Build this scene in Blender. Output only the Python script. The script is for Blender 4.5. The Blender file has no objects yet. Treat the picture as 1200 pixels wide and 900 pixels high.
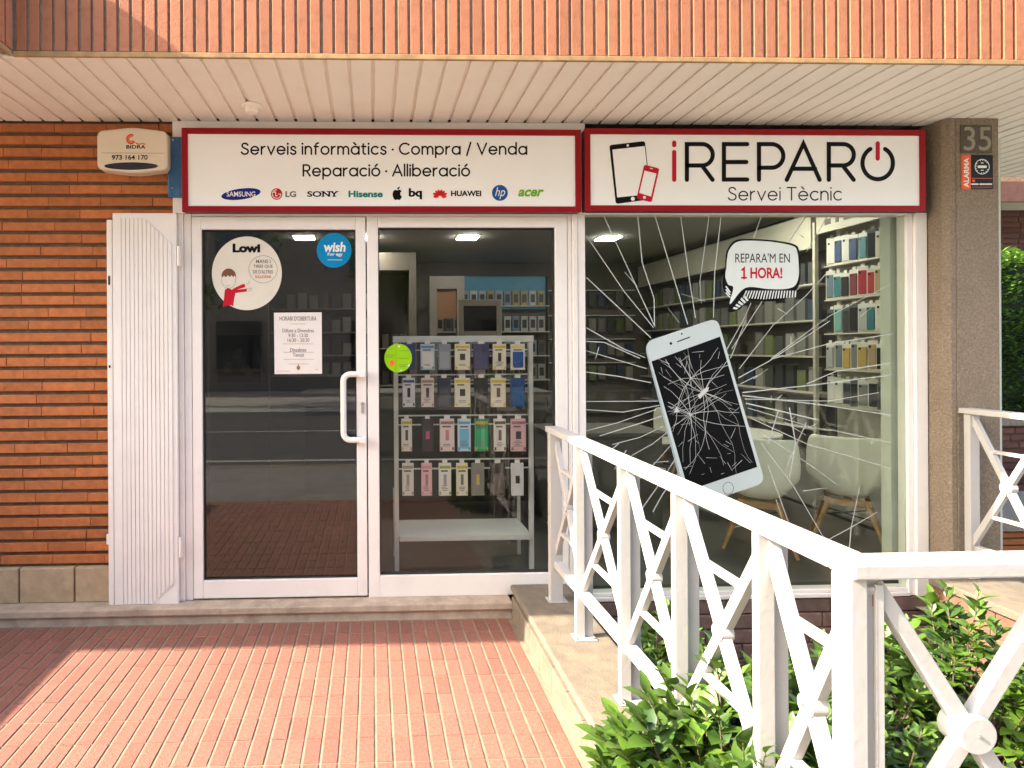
import bpy, bmesh, math, random
from math import sin, cos, pi, radians, atan2, sqrt
from mathutils import Vector, Matrix
random.seed(7)
SC = bpy.context.scene
COL = SC.collection

# ------------------------------------------------------------------ camera, sky, sun, exposure
FPX, XP, YP, DCAM, HCAM, ROLL, YAW = 690., 457., 408., 3.366, 1.50, .006, -.0297
cd = bpy.data.cameras.new('camera'); cam = bpy.data.objects.new('camera', cd); COL.objects.link(cam)
cam.location = (0, -DCAM, HCAM); cam.rotation_euler = (pi/2, ROLL, YAW)
cd.sensor_fit = 'HORIZONTAL'; cd.sensor_width = 36; cd.lens = FPX/1200*36
cd.shift_x = (600-XP)/1200; cd.shift_y = (YP-450)/1200
cd.clip_start = .05; cd.clip_end = 500
SC.camera = cam
LIGHT_DIR = Vector((1.40, .205, -1.0)).normalized()          # the way the sunlight travels
to_sun = -LIGHT_DIR
world = bpy.data.worlds.new('World'); SC.world = world; world.use_nodes = True
wn = world.node_tree.nodes; wl = world.node_tree.links
sky = wn.new('ShaderNodeTexSky'); sky.sky_type = 'NISHITA'; sky.sun_disc = False
sky.sun_elevation = math.asin(to_sun.z); sky.sun_rotation = atan2(to_sun.x, to_sun.y)
sky.dust_density = 3.0; sky.ozone_density = .6
wl.new(sky.outputs[0], wn['Background'].inputs[0]); wn['Background'].inputs[1].default_value = .115
sd = bpy.data.lights.new('sun', 'SUN'); sd.energy = 2.5; sd.angle = radians(.53); sd.color = (1, .93, .82)
sun = bpy.data.objects.new('sun', sd); COL.objects.link(sun)
sun.rotation_euler = LIGHT_DIR.to_track_quat('-Z', 'Y').to_euler(); sun.location = (-8, -4, 9)
vs = SC.view_settings
SC.display_settings.display_device = 'sRGB'
vs.view_transform = 'Standard'; vs.look = 'None'; vs.gamma = 1; vs.use_curve_mapping = False
vs.exposure = 2.92
try:
    vs.use_white_balance = True; vs.white_balance_temperature = 6750; vs.white_balance_tint = 6
except Exception: pass
try:
    SC.cycles.use_denoising = True; SC.cycles.max_bounces = 10; SC.cycles.transparent_max_bounces = 16
    SC.cycles.diffuse_bounces = 5
except Exception: pass

# ------------------------------------------------------------------ photo point -> place on a real plane of the scene
cr, sr, cz, sz = cos(ROLL), sin(ROLL), cos(YAW), sin(YAW)
RM = Matrix(((cz,-sz,0),(sz,cz,0),(0,0,1))) @ Matrix(((cr,0,sr),(0,1,0),(-sr,0,cr))) @ Matrix(((1,0,0),(0,0,-1),(0,1,0)))
CAM = Vector((0, -DCAM, HCAM))
def ray(px, py): return RM @ Vector(((px-XP)/FPX, -(py-YP)/FPX, -1))
def onY(px, py, Y=0.):
    d = ray(px, py); return CAM + d*((Y+DCAM)/d.y)
def onZ(px, py, Z=0.):
    d = ray(px, py); return CAM + d*((Z-HCAM)/d.z)
def onX(px, py, X):
    d = ray(px, py); return CAM + d*(X/d.x)

# ------------------------------------------------------------------ materials
MATS = {}
def pm(name, col, rough=.5, var=.12, scale=6., bump=0., bscale=60., metallic=0., tint=0., spec=.5, coat=0.,
       col2=None, stain=0., stain_col=(.1,.07,.05), stain_scale=2.5, emit=0.):
    """principled material with noise-varied colour, optional bump, per-brick tint and irregular dirt"""
    m = bpy.data.materials.new(name); m.use_nodes = True; MATS[name] = m
    N = m.node_tree.nodes; L = m.node_tree.links; p = N['Principled BSDF']
    p.inputs['Roughness'].default_value = rough; p.inputs['Metallic'].default_value = metallic
    p.inputs['Specular IOR Level'].default_value = spec; p.inputs['Coat Weight'].default_value = coat
    tc = N.new('ShaderNodeTexCoord')
    nz = N.new('ShaderNodeTexNoise'); nz.inputs['Scale'].default_value = scale; nz.inputs['Detail'].default_value = 6
    nz.inputs['Roughness'].default_value = .65
    L.new(tc.outputs['Object'], nz.inputs['Vector'])
    mx = N.new('ShaderNodeMix'); mx.data_type = 'RGBA'
    c1 = [max(0, c*(1-var)) for c in col]; c2 = list(col2) if col2 else [min(1, c*(1+var)) for c in col]
    mx.inputs[6].default_value = (*c1, 1); mx.inputs[7].default_value = (*c2, 1)
    mr = N.new('ShaderNodeMapRange'); mr.inputs[1].default_value = .3; mr.inputs[2].default_value = .7
    L.new(nz.outputs[0], mr.inputs[0]); L.new(mr.outputs[0], mx.inputs[0])
    out = mx.outputs[2]
    if tint:
        at = N.new('ShaderNodeAttribute'); at.attribute_name = 'tint'
        ma = N.new('ShaderNodeMath'); ma.operation = 'MULTIPLY_ADD'; ma.inputs[1].default_value = 2*tint; ma.inputs[2].default_value = 1-tint
        L.new(at.outputs['Fac'], ma.inputs[0])
        vm = N.new('ShaderNodeVectorMath'); vm.operation = 'SCALE'
        L.new(out, vm.inputs[0]); L.new(ma.outputs[0], vm.inputs['Scale']); out = vm.outputs[0]
    if stain:
        n2 = N.new('ShaderNodeTexNoise'); n2.inputs['Scale'].default_value = stain_scale; n2.inputs['Detail'].default_value = 9
        n2.inputs['Roughness'].default_value = .7; L.new(tc.outputs['Object'], n2.inputs['Vector'])
        r2 = N.new('ShaderNodeMapRange'); r2.inputs[1].default_value = .5; r2.inputs[2].default_value = .78
        r2.inputs[4].default_value = stain; L.new(n2.outputs[0], r2.inputs[0])
        m2 = N.new('ShaderNodeMix'); m2.data_type = 'RGBA'; m2.inputs[7].default_value = (*stain_col, 1)
        L.new(r2.outputs[0], m2.inputs[0]); L.new(out, m2.inputs[6]); out = m2.outputs[2]
    L.new(out, p.inputs['Base Color'])
    if bump:
        nb = N.new('ShaderNodeTexNoise'); nb.inputs['Scale'].default_value = bscale; nb.inputs['Detail'].default_value = 5
        L.new(tc.outputs['Object'], nb.inputs['Vector'])
        b = N.new('ShaderNodeBump'); b.inputs['Strength'].default_value = bump; b.inputs['Distance'].default_value = .01
        L.new(nb.outputs[0], b.inputs['Height']); L.new(b.outputs[0], p.inputs['Normal'])
    if emit:
        p.inputs['Emission Color'].default_value = (*col, 1); p.inputs['Emission Strength'].default_value = emit
    return m
def flat(name, col, rough=.45, **k): return pm(name, col, rough, var=.04, scale=10, **k)

M = {}
M['brick'] = pm('terracotta_brick', (.455,.14,.040), .85, .22, 22, .35, 180, tint=.14, stain=.25, stain_col=(.24,.09,.045), stain_scale=9)
M['brick_pale'] = pm('salmon_brick', (.40,.145,.070), .85, .20, 26, .3, 200, tint=.12, stain=.55, stain_col=(.22,.085,.05), stain_scale=26)
M['brick_dark'] = pm('dark_brick', (.17,.105,.085), .9, .25, 18, .4, 150, tint=.25)
M['brick_rose'] = pm('rose_brick', (.20,.092,.06), .9, .15, 20, .3, 150, tint=.18)
M['brick_side'] = pm('maroon_brick', (.15,.06,.045), .9, .2, 20, .3, 150, tint=.25)
M['mortar_dark'] = pm('raked_mortar', (.14,.085,.055), .95, .3, 30, .5, 200)
M['mortar_grey'] = pm('grey_mortar', (.30,.24,.185), .95, .3, 40, .5, 220)
M['mortar_light'] = pm('sand_mortar', (.235,.18,.125), .95, .25, 14, .4, 220, stain=.5, stain_col=(.17,.12,.08), stain_scale=5)
M['tile'] = pm('red_paver', (.235,.090,.062), .8, .30, 75, .45, 170, tint=.13, stain=.6, stain_col=(.13,.085,.068), stain_scale=3.1)
M['stone'] = pm('sand_stone', (.46,.33,.20), .85, .16, 16, .4, 220, stain=.35, stain_col=(.30,.19,.09), stain_scale=5)
M['kerbstone'] = pm('buff_kerb_stone', (.165,.128,.092), .85, .18, 12, .35, 120, stain=.6, stain_col=(.26,.19,.12), stain_scale=6)
M['step'] = pm('worn_step_stone', (.44,.335,.25), .75, .22, 10, .3, 120, stain=.6, stain_col=(.12,.08,.055), stain_scale=7)
M['concrete'] = pm('rough_concrete', (.235,.178,.125), .92, .32, 85, 1.0, 110, stain=.55, stain_col=(.15,.105,.075), stain_scale=3.5)
M['plaque_stone'] = pm('weathered_plaque', (.075,.062,.045), .7, .3, 14)
M['white'] = pm('white_lacquer', (.80,.742,.695), .38, .03, 5, .02, 30, stain=.16, stain_col=(.45,.36,.29), stain_scale=7)
M['rail_white'] = pm('white_railing_paint', (.44,.415,.395), .42, .05, 7, .08, 60, stain=.35, stain_col=(.36,.27,.20), stain_scale=14)
M['rust'] = pm('rust_streak', (.33,.17,.08), .9, .3, 40)
M['soffit'] = pm('cream_soffit_slat', (.90,.825,.72), .5, .05, 3, .03, 20, stain=.25, stain_col=(.50,.41,.31), stain_scale=3)
M['dark_gap'] = flat('soffit_gap', (.035,.028,.022), .9)
M['lip'] = pm('ochre_lip', (.36,.21,.09), .8, .3, 14)
M['sign_face'] = pm('sign_face', (.88,.875,.865), .35, .02, 3)
M['sign_red'] = pm('sign_red', (.27,.006,.011), .4, .06, 8, spec=.2)
M['sign_side'] = flat('sign_side', (.025,.02,.02), .5)
M['ink'] = flat('black_vinyl', (.006,.0055,.006), .4, spec=.12)
M['red'] = flat('red_vinyl', (.50,.012,.03), .4, spec=.12)
M['s_blue'] = flat('navy_vinyl', (.012,.022,.22), .4, spec=.12)
M['teal'] = flat('teal_vinyl', (.0,.22,.19), .4, spec=.12)
M['h_red'] = flat('scarlet_vinyl', (.75,.03,.03), .4, spec=.12)
M['hp_blue'] = flat('blue_vinyl', (.012,.09,.33), .4, spec=.12)
M['a_green'] = flat('green_vinyl', (.17,.42,.02), .4, spec=.12)
M['vinyl_white'] = flat('white_vinyl', (.80,.79,.76), .4)
M['crack'] = flat('pale_crack_print', (.50,.52,.48), .6)
M['phone_white'] = pm('phone_white', (.52,.58,.58), .4, .04, 2)
M['phone_edge'] = flat('phone_edge', (.34,.40,.41), .4)
M['phone_black'] = flat('phone_black', (.003,.003,.004), .6, spec=.12)
M['bubble'] = flat('bubble_white', (.70,.73,.70), .4)
M['cream_vinyl'] = flat('cream_vinyl', (.68,.63,.53), .45)
M['wish_blue'] = flat('sky_blue_vinyl', (.005,.22,.46), .4, spec=.12)
M['lime'] = flat('lime_vinyl', (.25,.50,.01), .45, spec=.12)
M['paper'] = flat('paper', (.72,.66,.62), .7)
M['hair'] = flat('brown_print', (.16,.055,.025), .5)
M['grey_ink'] = flat('grey_ink', (.16,.14,.13), .6, spec=.12)
M['alarm'] = pm('cream_plastic', (.72,.62,.48), .4, .04, 5, stain=.15, stain_col=(.45,.34,.22))
M['alarm_lens'] = flat('dark_lens', (.018,.016,.03), .12, spec=.8)
M['orange_red'] = flat('orange_print', (.72,.10,.02), .5)
M['blue_box'] = pm('blue_enamel', (.025,.115,.26), .4, .2, 12, stain=.3, stain_col=(.25,.30,.36), stain_scale=14)
M['steel'] = pm('steel', (.55,.54,.52), .35, .1, 20, metallic=1)
M['rubber'] = flat('rubber', (.02,.02,.02), .8)
M['black'] = flat('black_plastic', (.015,.015,.016), .35, spec=.12)
M['leaf'] = None
M['asphalt'] = pm('asphalt', (.06,.058,.055), .9, .25, 30, .4, 200)
M['soil'] = pm('soil', (.055,.038,.025), .95, .4, 20, .8, 90)
M['line'] = pm('road_paint', (.30,.29,.26), .7, .15, 10)
M['ground'] = pm('ground', (.33,.30,.265), .9, .2, 3, .2, 60)
M['floor_in'] = pm('shop_floor', (.10,.092,.085), .35, .15, 5)
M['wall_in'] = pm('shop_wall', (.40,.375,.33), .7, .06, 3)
M['wall_dim'] = pm('shop_wall_dim', (.13,.115,.10), .7, .1, 3)  # darker copy of the shop wall, the room's dimness put into its colour
M['pale_green'] = pm('pale_partition', (.56,.58,.50), .5, .05, 3)
M['ceil_in'] = pm('shop_ceiling', (.36,.34,.31), .8, .05, 3)
M['shelf'] = pm('shelf_board', (.48,.45,.36), .5, .08, 5)
M['rack'] = pm('rack_metal', (.62,.62,.59), .35, .05, 5)
M['chair_shell'] = pm('cream_shell', (.80,.77,.67), .4, .03, 3)
M['wood'] = pm('beech_wood', (.42,.24,.11), .5, .2, 12)
M['blue_panel'] = pm('blue_display_panel', (.04,.14,.20), .5, .15, 3, emit=.06)
M['lamp'] = flat('lamp_panel', (1,.97,.92), .5, emit=11.)
M['fill_lamp'] = flat('fill_lamp_panel', (1,.97,.92), .5, emit=22.)
M['hedge_leaf'] = None
M['bark'] = pm('bark', (.12,.08,.05), .9, .3, 20, .5, 60)
M['bldg'] = pm('render_wall', (.24,.20,.165), .9, .12, 2)
M['bldg_win'] = flat('dark_window', (.02,.025,.03), .1, spec=.8)

def leaf_mat(name, a, b, trans=.16, rough=.46):
    m = bpy.data.materials.new(name); m.use_nodes = True
    N = m.node_tree.nodes; L = m.node_tree.links; p = N['Principled BSDF']
    at = N.new('ShaderNodeAttribute'); at.attribute_name = 'tint'
    tc = N.new('ShaderNodeTexCoord'); nz = N.new('ShaderNodeTexNoise'); nz.inputs['Scale'].default_value = 5
    L.new(tc.outputs['Object'], nz.inputs['Vector'])
    ad = N.new('ShaderNodeMath'); ad.operation = 'MULTIPLY_ADD'; ad.inputs[1].default_value = .5
    L.new(nz.outputs[0], ad.inputs[0]); L.new(at.outputs['Fac'], ad.inputs[2])
    sb = N.new('ShaderNodeMath'); sb.operation = 'SUBTRACT'; sb.inputs[1].default_value = .25; sb.use_clamp = True
    L.new(ad.outputs[0], sb.inputs[0])
    mx = N.new('ShaderNodeMix'); mx.data_type = 'RGBA'; mx.inputs[6].default_value = (*a,1); mx.inputs[7].default_value = (*b,1)
    L.new(sb.outputs[0], mx.inputs[0]); L.new(mx.outputs[2], p.inputs['Base Color'])
    p.inputs['Roughness'].default_value = rough; p.inputs['Specular IOR Level'].default_value = .5
    tr = N.new('ShaderNodeBsdfTranslucent'); L.new(mx.outputs[2], tr.inputs['Color'])
    ms = N.new('ShaderNodeMixShader'); ms.inputs[0].default_value = trans
    L.new(p.outputs[0], ms.inputs[1]); L.new(tr.outputs[0], ms.inputs[2])
    L.new(ms.outputs[0], N['Material Output'].inputs['Surface'])
    return m
M['leaf'] = leaf_mat('glossy_leaf', (.025,.066,.010), (.105,.19,.02))
M['hedge_leaf'] = leaf_mat('hedge_leaf', (.03,.085,.014), (.16,.30,.04), .3, .5)
def glass_mat(name, refl, tintc, fr=.6):
    m = bpy.data.materials.new(name); m.use_nodes = True
    N = m.node_tree.nodes; L = m.node_tree.links
    for n in list(N):
        if n.type == 'BSDF_PRINCIPLED': N.remove(n)
    t = N.new('ShaderNodeBsdfTransparent'); t.inputs[0].default_value = (*tintc, 1)
    g = N.new('ShaderNodeBsdfGlossy'); g.inputs['Roughness'].default_value = .004
    lw = N.new('ShaderNodeLayerWeight'); lw.inputs[0].default_value = .25
    ma = N.new('ShaderNodeMath'); ma.operation = 'MULTIPLY_ADD'; ma.inputs[1].default_value = fr; ma.inputs[2].default_value = refl
    L.new(lw.outputs['Fresnel'], ma.inputs[0])
    mx = N.new('ShaderNodeMixShader'); L.new(ma.outputs[0], mx.inputs[0]); L.new(t.outputs[0], mx.inputs[1]); L.new(g.outputs[0], mx.inputs[2])
    L.new(mx.outputs[0], N['Material Output'].inputs['Surface'])
    return m
M['glass_dark'] = glass_mat('tinted_door_glass', .075, (.50,.49,.48), .4)
M['glass_panel'] = glass_mat('side_panel_glass', .012, (.96,.96,.94), .4)
M['glass'] = glass_mat('window_glass', .002, (.94,.97,.93), .4)
M['clear'] = glass_mat('clear_plastic', .05, (.85,.85,.83))
_c = {}
def cmat(col, rough=.4):
    k = tuple(round(c, 3) for c in col)
    if k not in _c: _c[k] = flat('print_colour', k, rough)
    return _c[k]

# ------------------------------------------------------------------ mesh helpers
ORG = {}
def org(o): return ORG.get(o.name, Vector((0,0,0)))
class MB:
    def __init__(s): s.v = []; s.f = []; s.t = []; s.cur = .5
    def q(s, *p):
        n = len(s.v); s.v += [Vector(x) for x in p]; s.f.append(tuple(range(n, n+len(p)))); s.t.append(s.cur); return s
    def box(s, x0, x1, y0, y1, z0, z1):
        n = len(s.v)
        s.v += [Vector(p) for p in ((x0,y0,z0),(x1,y0,z0),(x1,y1,z0),(x0,y1,z0),(x0,y0,z1),(x1,y0,z1),(x1,y1,z1),(x0,y1,z1))]
        for f in ((3,2,1,0),(4,5,6,7),(0,1,5,4),(1,2,6,5),(2,3,7,6),(3,0,4,7)):
            s.f.append(tuple(n+i for i in f)); s.t.append(s.cur)
        return s
    def slab(s, x0, x1, y0, y1, z0, z1, b, axis):
        """box whose outer face (axis 'y-': front, 'z+': top, 'x-','x+') has chamfered edges of size b"""
        if axis == 'y-':
            o = [(x0,y1,z0),(x1,y1,z0),(x1,y1,z1),(x0,y1,z1)]; m = [(x0,y0+b,z0),(x1,y0+b,z0),(x1,y0+b,z1),(x0,y0+b,z1)]
            i = [(x0+b,y0,z0+b),(x1-b,y0,z0+b),(x1-b,y0,z1-b),(x0+b,y0,z1-b)]
        elif axis == 'z+':
            o = [(x0,y0,z0),(x1,y0,z0),(x1,y1,z0),(x0,y1,z0)]; m = [(x0,y0,z1-b),(x1,y0,z1-b),(x1,y1,z1-b),(x0,y1,z1-b)]
            i = [(x0+b,y0+b,z1),(x1-b,y0+b,z1),(x1-b,y1-b,z1),(x0+b,y1-b,z1)]
        elif axis == 'x-':
            o = [(x1,y1,z0),(x1,y0,z0),(x1,y0,z1),(x1,y1,z1)]; m = [(x0+b,y1,z0),(x0+b,y0,z0),(x0+b,y0,z1),(x0+b,y1,z1)]
            i = [(x0,y1-b,z0+b),(x0,y0+b,z0+b),(x0,y0+b,z1-b),(x0,y1-b,z1-b)]
        else:
            o = [(x0,y0,z0),(x0,y1,z0),(x0,y1,z1),(x0,y0,z1)]; m = [(x1-b,y0,z0),(x1-b,y1,z0),(x1-b,y1,z1),(x1-b,y0,z1)]
            i = [(x1,y0+b,z0+b),(x1,y1-b,z0+b),(x1,y1-b,z1-b),(x1,y0+b,z1-b)]
        n = len(s.v); s.v += [Vector(p) for p in o+m+i]
        for k in range(4):
            j = (k+1) % 4
            s.f += [(n+k,n+j,n+4+j,n+4+k), (n+4+k,n+4+j,n+8+j,n+8+k)]; s.t += [s.cur]*2
        s.f.append((n+8,n+9,n+10,n+11)); s.t.append(s.cur); return s
    def bar(s, a, b, w, h, side=(1,0,0)):
        """rectangular bar from a to b; w measured along 'side', h across it"""
        a, b = Vector(a), Vector(b); d = (b-a).normalized(); sd = Vector(side); sd = (sd-d*sd.dot(d)).normalized(); u = d.cross(sd)
        n = len(s.v)
        for p in (a, b):
            for i, j in ((-1,-1),(1,-1),(1,1),(-1,1)): s.v.append(p+sd*(i*w/2)+u*(j*h/2))
        for f in ((3,2,1,0),(4,5,6,7),(0,1,5,4),(1,2,6,5),(2,3,7,6),(3,0,4,7)):
            s.f.append(tuple(n+i for i in f)); s.t.append(s.cur)
        return s
    def tube(s, pts, r, n=10, r2=None):
        pts = [Vector(p) for p in pts]; rings = []
        for i, p in enumerate(pts):
            d = (pts[min(i+1,len(pts)-1)]-pts[max(i-1,0)]).normalized()
            u = d.orthogonal().normalized() if i == 0 else (u-d*u.dot(d)).normalized()
            w = d.cross(u); rr = r if r2 is None else r+(r2-r)*i/(len(pts)-1)
            k0 = len(s.v); s.v += [p+u*(cos(2*pi*k/n)*rr)+w*(sin(2*pi*k/n)*rr) for k in range(n)]; rings.append(k0)
        for a, b in zip(rings, rings[1:]):
            for k in range(n):
                s.f.append((a+k, a+(k+1)%n, b+(k+1)%n, b+k)); s.t.append(s.cur)
        s.f.append(tuple(rings[0]+k for k in reversed(range(n)))); s.f.append(tuple(rings[-1]+k for k in range(n))); s.t += [s.cur]*2
        return s
    def prism(s, pts, d):
        """flat outline pts (3-D, planar) pushed by vector d"""
        n = len(s.v); k = len(pts); d = Vector(d)
        s.v += [Vector(p) for p in pts] + [Vector(p)+d for p in pts]
        s.f.append(tuple(range(n, n+k))); s.f.append(tuple(n+k+i for i in reversed(range(k)))); s.t += [s.cur]*2
        for i in range(k):
            j = (i+1) % k; s.f.append((n+j, n+i, n+k+i, n+k+j)); s.t.append(s.cur)
        return s
    # flat prints, drawn in photo units on a real plane y=Y
    def ppoly(s, pts, Y): return s.q(*[onY(x, y, Y) for x, y in pts])
    def pdisc(s, cx, cy, rx, ry, Y, rot=0, n=40):
        c, q = cos(rot), sin(rot)
        return s.ppoly([(cx+rx*cos(a)*c-ry*sin(a)*q, cy+rx*cos(a)*q+ry*sin(a)*c) for a in [2*pi*k/n for k in range(n)]], Y)
    def pline(s, pts, w, Y, closed=False, taper=None):
        pts = [Vector((p[0], p[1])) for p in pts]
        pp = [pts[0]]
        for p in pts[1:]:
            if (p-pp[-1]).length > 1e-4: pp.append(p)
        pts = pp; n = len(pts)
        if n < 2: return s
        if closed and (pts[0]-pts[-1]).length < 1e-3: pts.pop(); n -= 1
        Lp, Rp = [], []
        for i, p in enumerate(pts):
            if closed: a, b = pts[i-1], pts[(i+1) % n]
            else: a, b = pts[max(i-1,0)], pts[min(i+1,n-1)]
            d1 = (p-a).normalized() if (p-a).length > 0 else (b-p).normalized()
            d2 = (b-p).normalized() if (b-p).length > 0 else d1
            n1 = Vector((-d1.y, d1.x)); n2 = Vector((-d2.y, d2.x)); mm = n1+n2
            mm = n1 if mm.length < .3 else mm.normalized(); k = 1/max(.45, mm.dot(n1))
            ww = w if taper is None else w*(1+(taper-1)*i/(n-1))
            Lp.append(p+mm*(ww/2*k)); Rp.append(p-mm*(ww/2*k))
        m = n if closed else n-1
        for i in range(m):
            j = (i+1) % n; s.ppoly([Lp[i], Lp[j], Rp[j], Rp[i]], Y)
        if not closed and w > 1.0 and taper is None:
            for e, o in ((0, 1), (n-1, n-2)):
                d = (pts[e]-pts[o]).normalized(); a0 = atan2(d.y, d.x)
                s.ppoly([pts[e]+Vector((cos(a0+t), sin(a0+t)))*(w/2) for t in [(-.5+k/8)*pi for k in range(9)]], Y)
        return s
    def build(s, name, mat, parent=None, bevel=0., smooth=False, origin=None, seg=2):
        o3 = org(parent) if parent else (Vector(origin) if origin is not None else Vector((0,0,0)))
        me = bpy.data.meshes.new(name); me.from_pydata([v-o3 for v in s.v], [], s.f); me.update()
        if any(t != .5 for t in s.t):
            a = me.attributes.new('tint', 'FLOAT', 'FACE'); a.data.foreach_set('value', s.t)
        ob = bpy.data.objects.new(name, me); COL.objects.link(ob); me.materials.append(mat)
        ORG[ob.name] = o3
        if parent: ob.parent = parent
        else: ob.location = o3
        bm = bmesh.new(); bm.from_mesh(me)
        if smooth:
            bmesh.ops.remove_doubles(bm, verts=bm.verts, dist=1e-5)
        bmesh.ops.recalc_face_normals(bm, faces=bm.faces)
        bm.to_mesh(me); bm.free()
        if smooth:
            for p in me.polygons: p.use_smooth = True
        if bevel:
            md = ob.modifiers.new('edge', 'BEVEL'); md.width = bevel; md.segments = seg; md.limit_method = 'ANGLE'; md.angle_limit = radians(35)
        return ob
def decal(mb, name, mat, parent=None, origin=None):
    """flat print: keep normals toward the street"""
    o3 = org(parent) if parent else (Vector(origin) if origin is not None else Vector((0,0,0)))
    me = bpy.data.meshes.new(name); me.from_pydata([v-o3 for v in mb.v], [], mb.f); me.update()
    ob = bpy.data.objects.new(name, me); COL.objects.link(ob); me.materials.append(mat); ORG[ob.name] = o3
    if parent: ob.parent = parent
    else: ob.location = o3
    return ob
def tag(o, label, cat, group=None):
    o['label'] = label; o['category'] = cat
    if group: o['group'] = group
    return o
def thing(name, loc, label, cat, group=None):
    o = bpy.data.objects.new(name, None); COL.objects.link(o); o.location = loc; o.empty_display_size = .1
    ORG[o.name] = Vector(loc); return tag(o, label, cat, group)
def struct(o, kind='structure'): o['kind'] = kind; return o

def text_mesh(body, x0, x1, ytop, ybot, Y, bold=0., shear=0., rot=None):
    """built-in lettering fitted to a photo-unit rectangle on plane y=Y; returns MB. rot='up' turns it to read upward"""
    cu = bpy.data.curves.new('txt', 'FONT'); cu.body = body; cu.offset = bold; cu.shear = shear; cu.resolution_u = 4
    ob = bpy.data.objects.new('txt', cu); COL.objects.link(ob)
    dg = bpy.context.evaluated_depsgraph_get(); me = bpy.data.meshes.new_from_object(ob.evaluated_get(dg))
    bpy.data.objects.remove(ob); vs_ = [v.co.copy() for v in me.vertices]
    X0 = min(v.x for v in vs_); X1 = max(v.x for v in vs_); Y0 = min(v.y for v in vs_); Y1 = max(v.y for v in vs_)
    mb = MB()
    for v in vs_:
        u, w = (v.x-X0)/(X1-X0), (v.y-Y0)/(Y1-Y0)
        if rot == 'up': mb.v.append(onY(x0+(x1-x0)*(1-w), ybot+(ytop-ybot)*u, Y))
        else: mb.v.append(onY(x0+(x1-x0)*u, ybot+(ytop-ybot)*w, Y))
    mb.f = [tuple(p.vertices) for p in me.polygons]; mb.t = [.5]*len(mb.f)
    bpy.data.meshes.remove(me); return mb
def text(body, x0, x1, ytop, ybot, Y, mat, parent, name='lettering', **k):
    return decal(text_mesh(body, x0, x1, ytop, ybot, Y, **k), name, mat, parent)

# single-stroke geometric alphabet (cap height 1)
def arc(cx, cy, rx, ry, a0, a1, n=18): return [(cx+rx*cos(radians(a0+(a1-a0)*k/n)), cy+ry*sin(radians(a0+(a1-a0)*k/n))) for k in range(n+1)]
def spline(P, n=6):
    out = []
    for i in range(len(P)-1):
        p0, p1, p2, p3 = P[max(i-1,0)], P[i], P[i+1], P[min(i+2,len(P)-1)]
        for k in range(n):
            t = k/n; out.append(tuple(.5*((2*p1[j])+(-p0[j]+p2[j])*t+(2*p0[j]-5*p1[j]+4*p2[j]-p3[j])*t*t+(-p0[j]+3*p1[j]-3*p2[j]+p3[j])*t**3) for j in (0,1)))
    return out+[P[-1]]
x_, r_ = .70, .35
circ = arc(r_, r_, r_, r_, 0, 360, 28)
arch = lambda o: [(o, 0), (o, .42)]
GL = {
 'S': (.62, [spline([(.58,.84),(.48,.96),(.31,1.0),(.13,.95),(.06,.78),(.16,.62),(.34,.52),(.54,.42),(.62,.24),(.5,.05),(.3,0),(.12,.04),(0,.18)])]),
 's': (.46, [spline([(.44,.58),(.34,.69),(.2,.70),(.06,.62),(.08,.45),(.24,.36),(.42,.28),(.46,.12),(.34,.01),(.18,0),(0,.12)])]),
 'e': (.70, [[(.02,r_),(.69,r_)]+arc(r_,r_,r_,r_,0,322,24)[1:]]),
 'r': (.32, [[(0,x_),(0,0)], arc(.34,.34,.34,.36,180,95,10)]),
 'v': (.62, [[(0,x_),(.31,0),(.62,x_)]]),
 'i': (0, [[(0,x_),(0,0)], [(0,.96),(0,.97)]]),
 'n': (.56, [[(0,x_),(0,0)], arc(.28,.40,.28,.31,180,0,14)+[(.56,0)]]),
 'm': (.98, [[(0,x_),(0,0)], arc(.245,.42,.245,.28,180,0,12)+[(.49,0)], arc(.735,.42,.245,.28,180,0,12)+[(.98,0)]]),
 'f': (.38, [[(.13,0),(.13,.80)]+arc(.36,.80,.23,.23,180,85,8), [(0,x_),(.36,x_)]]),
 'o': (.70, [circ]), 'c': (.60, [arc(r_,r_,r_,r_,48,312,22)]),
 'a': (.70, [circ, [(.70,x_),(.70,0)]]), 'd': (.70, [circ, [(.70,1.06),(.70,0)]]),
 'b': (.70, [circ, [(0,1.06),(0,0)]]), 'p': (.70, [circ, [(0,x_),(0,-.3)]]),
 't': (.36, [[(.13,.94),(.13,.2)]+arc(.32,.2,.19,.2,180,275,8), [(0,x_),(.36,x_)]]),
 'l': (0, [[(0,1.06),(0,0)]]),
 'C': (.86, [arc(.5,.5,.5,.5,46,314,26)]),
 'V': (.82, [[(0,1),(.41,0),(.82,1)]]), 'A': (.84, [[(0,0),(.42,1),(.84,0)], [(.14,.33),(.70,.33)]]),
 'R': (.62, [[(0,0),(0,1),(.32,1)]+arc(.32,.73,.27,.27,90,-90,14)+[(0,.46)], [(.30,.46),(.62,0)]]),
 'T': (.70, [[(0,1),(.70,1)], [(.35,1),(.35,0)]]),
 '/': (.36, [[(0,-.12),(.36,1.08)]]), '·': (.02, [[(0,.42),(.02,.42)]]), ' ': (.10, []),
}
for ch, base, acc in (('à','a',[(.22,1.06),(.40,.88)]), ('ó','o',[(.30,.88),(.48,1.06)]), ('è','e',[(.22,1.06),(.40,.88)])):
    GL[ch] = (GL[base][0], GL[base][1]+[acc])
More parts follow.
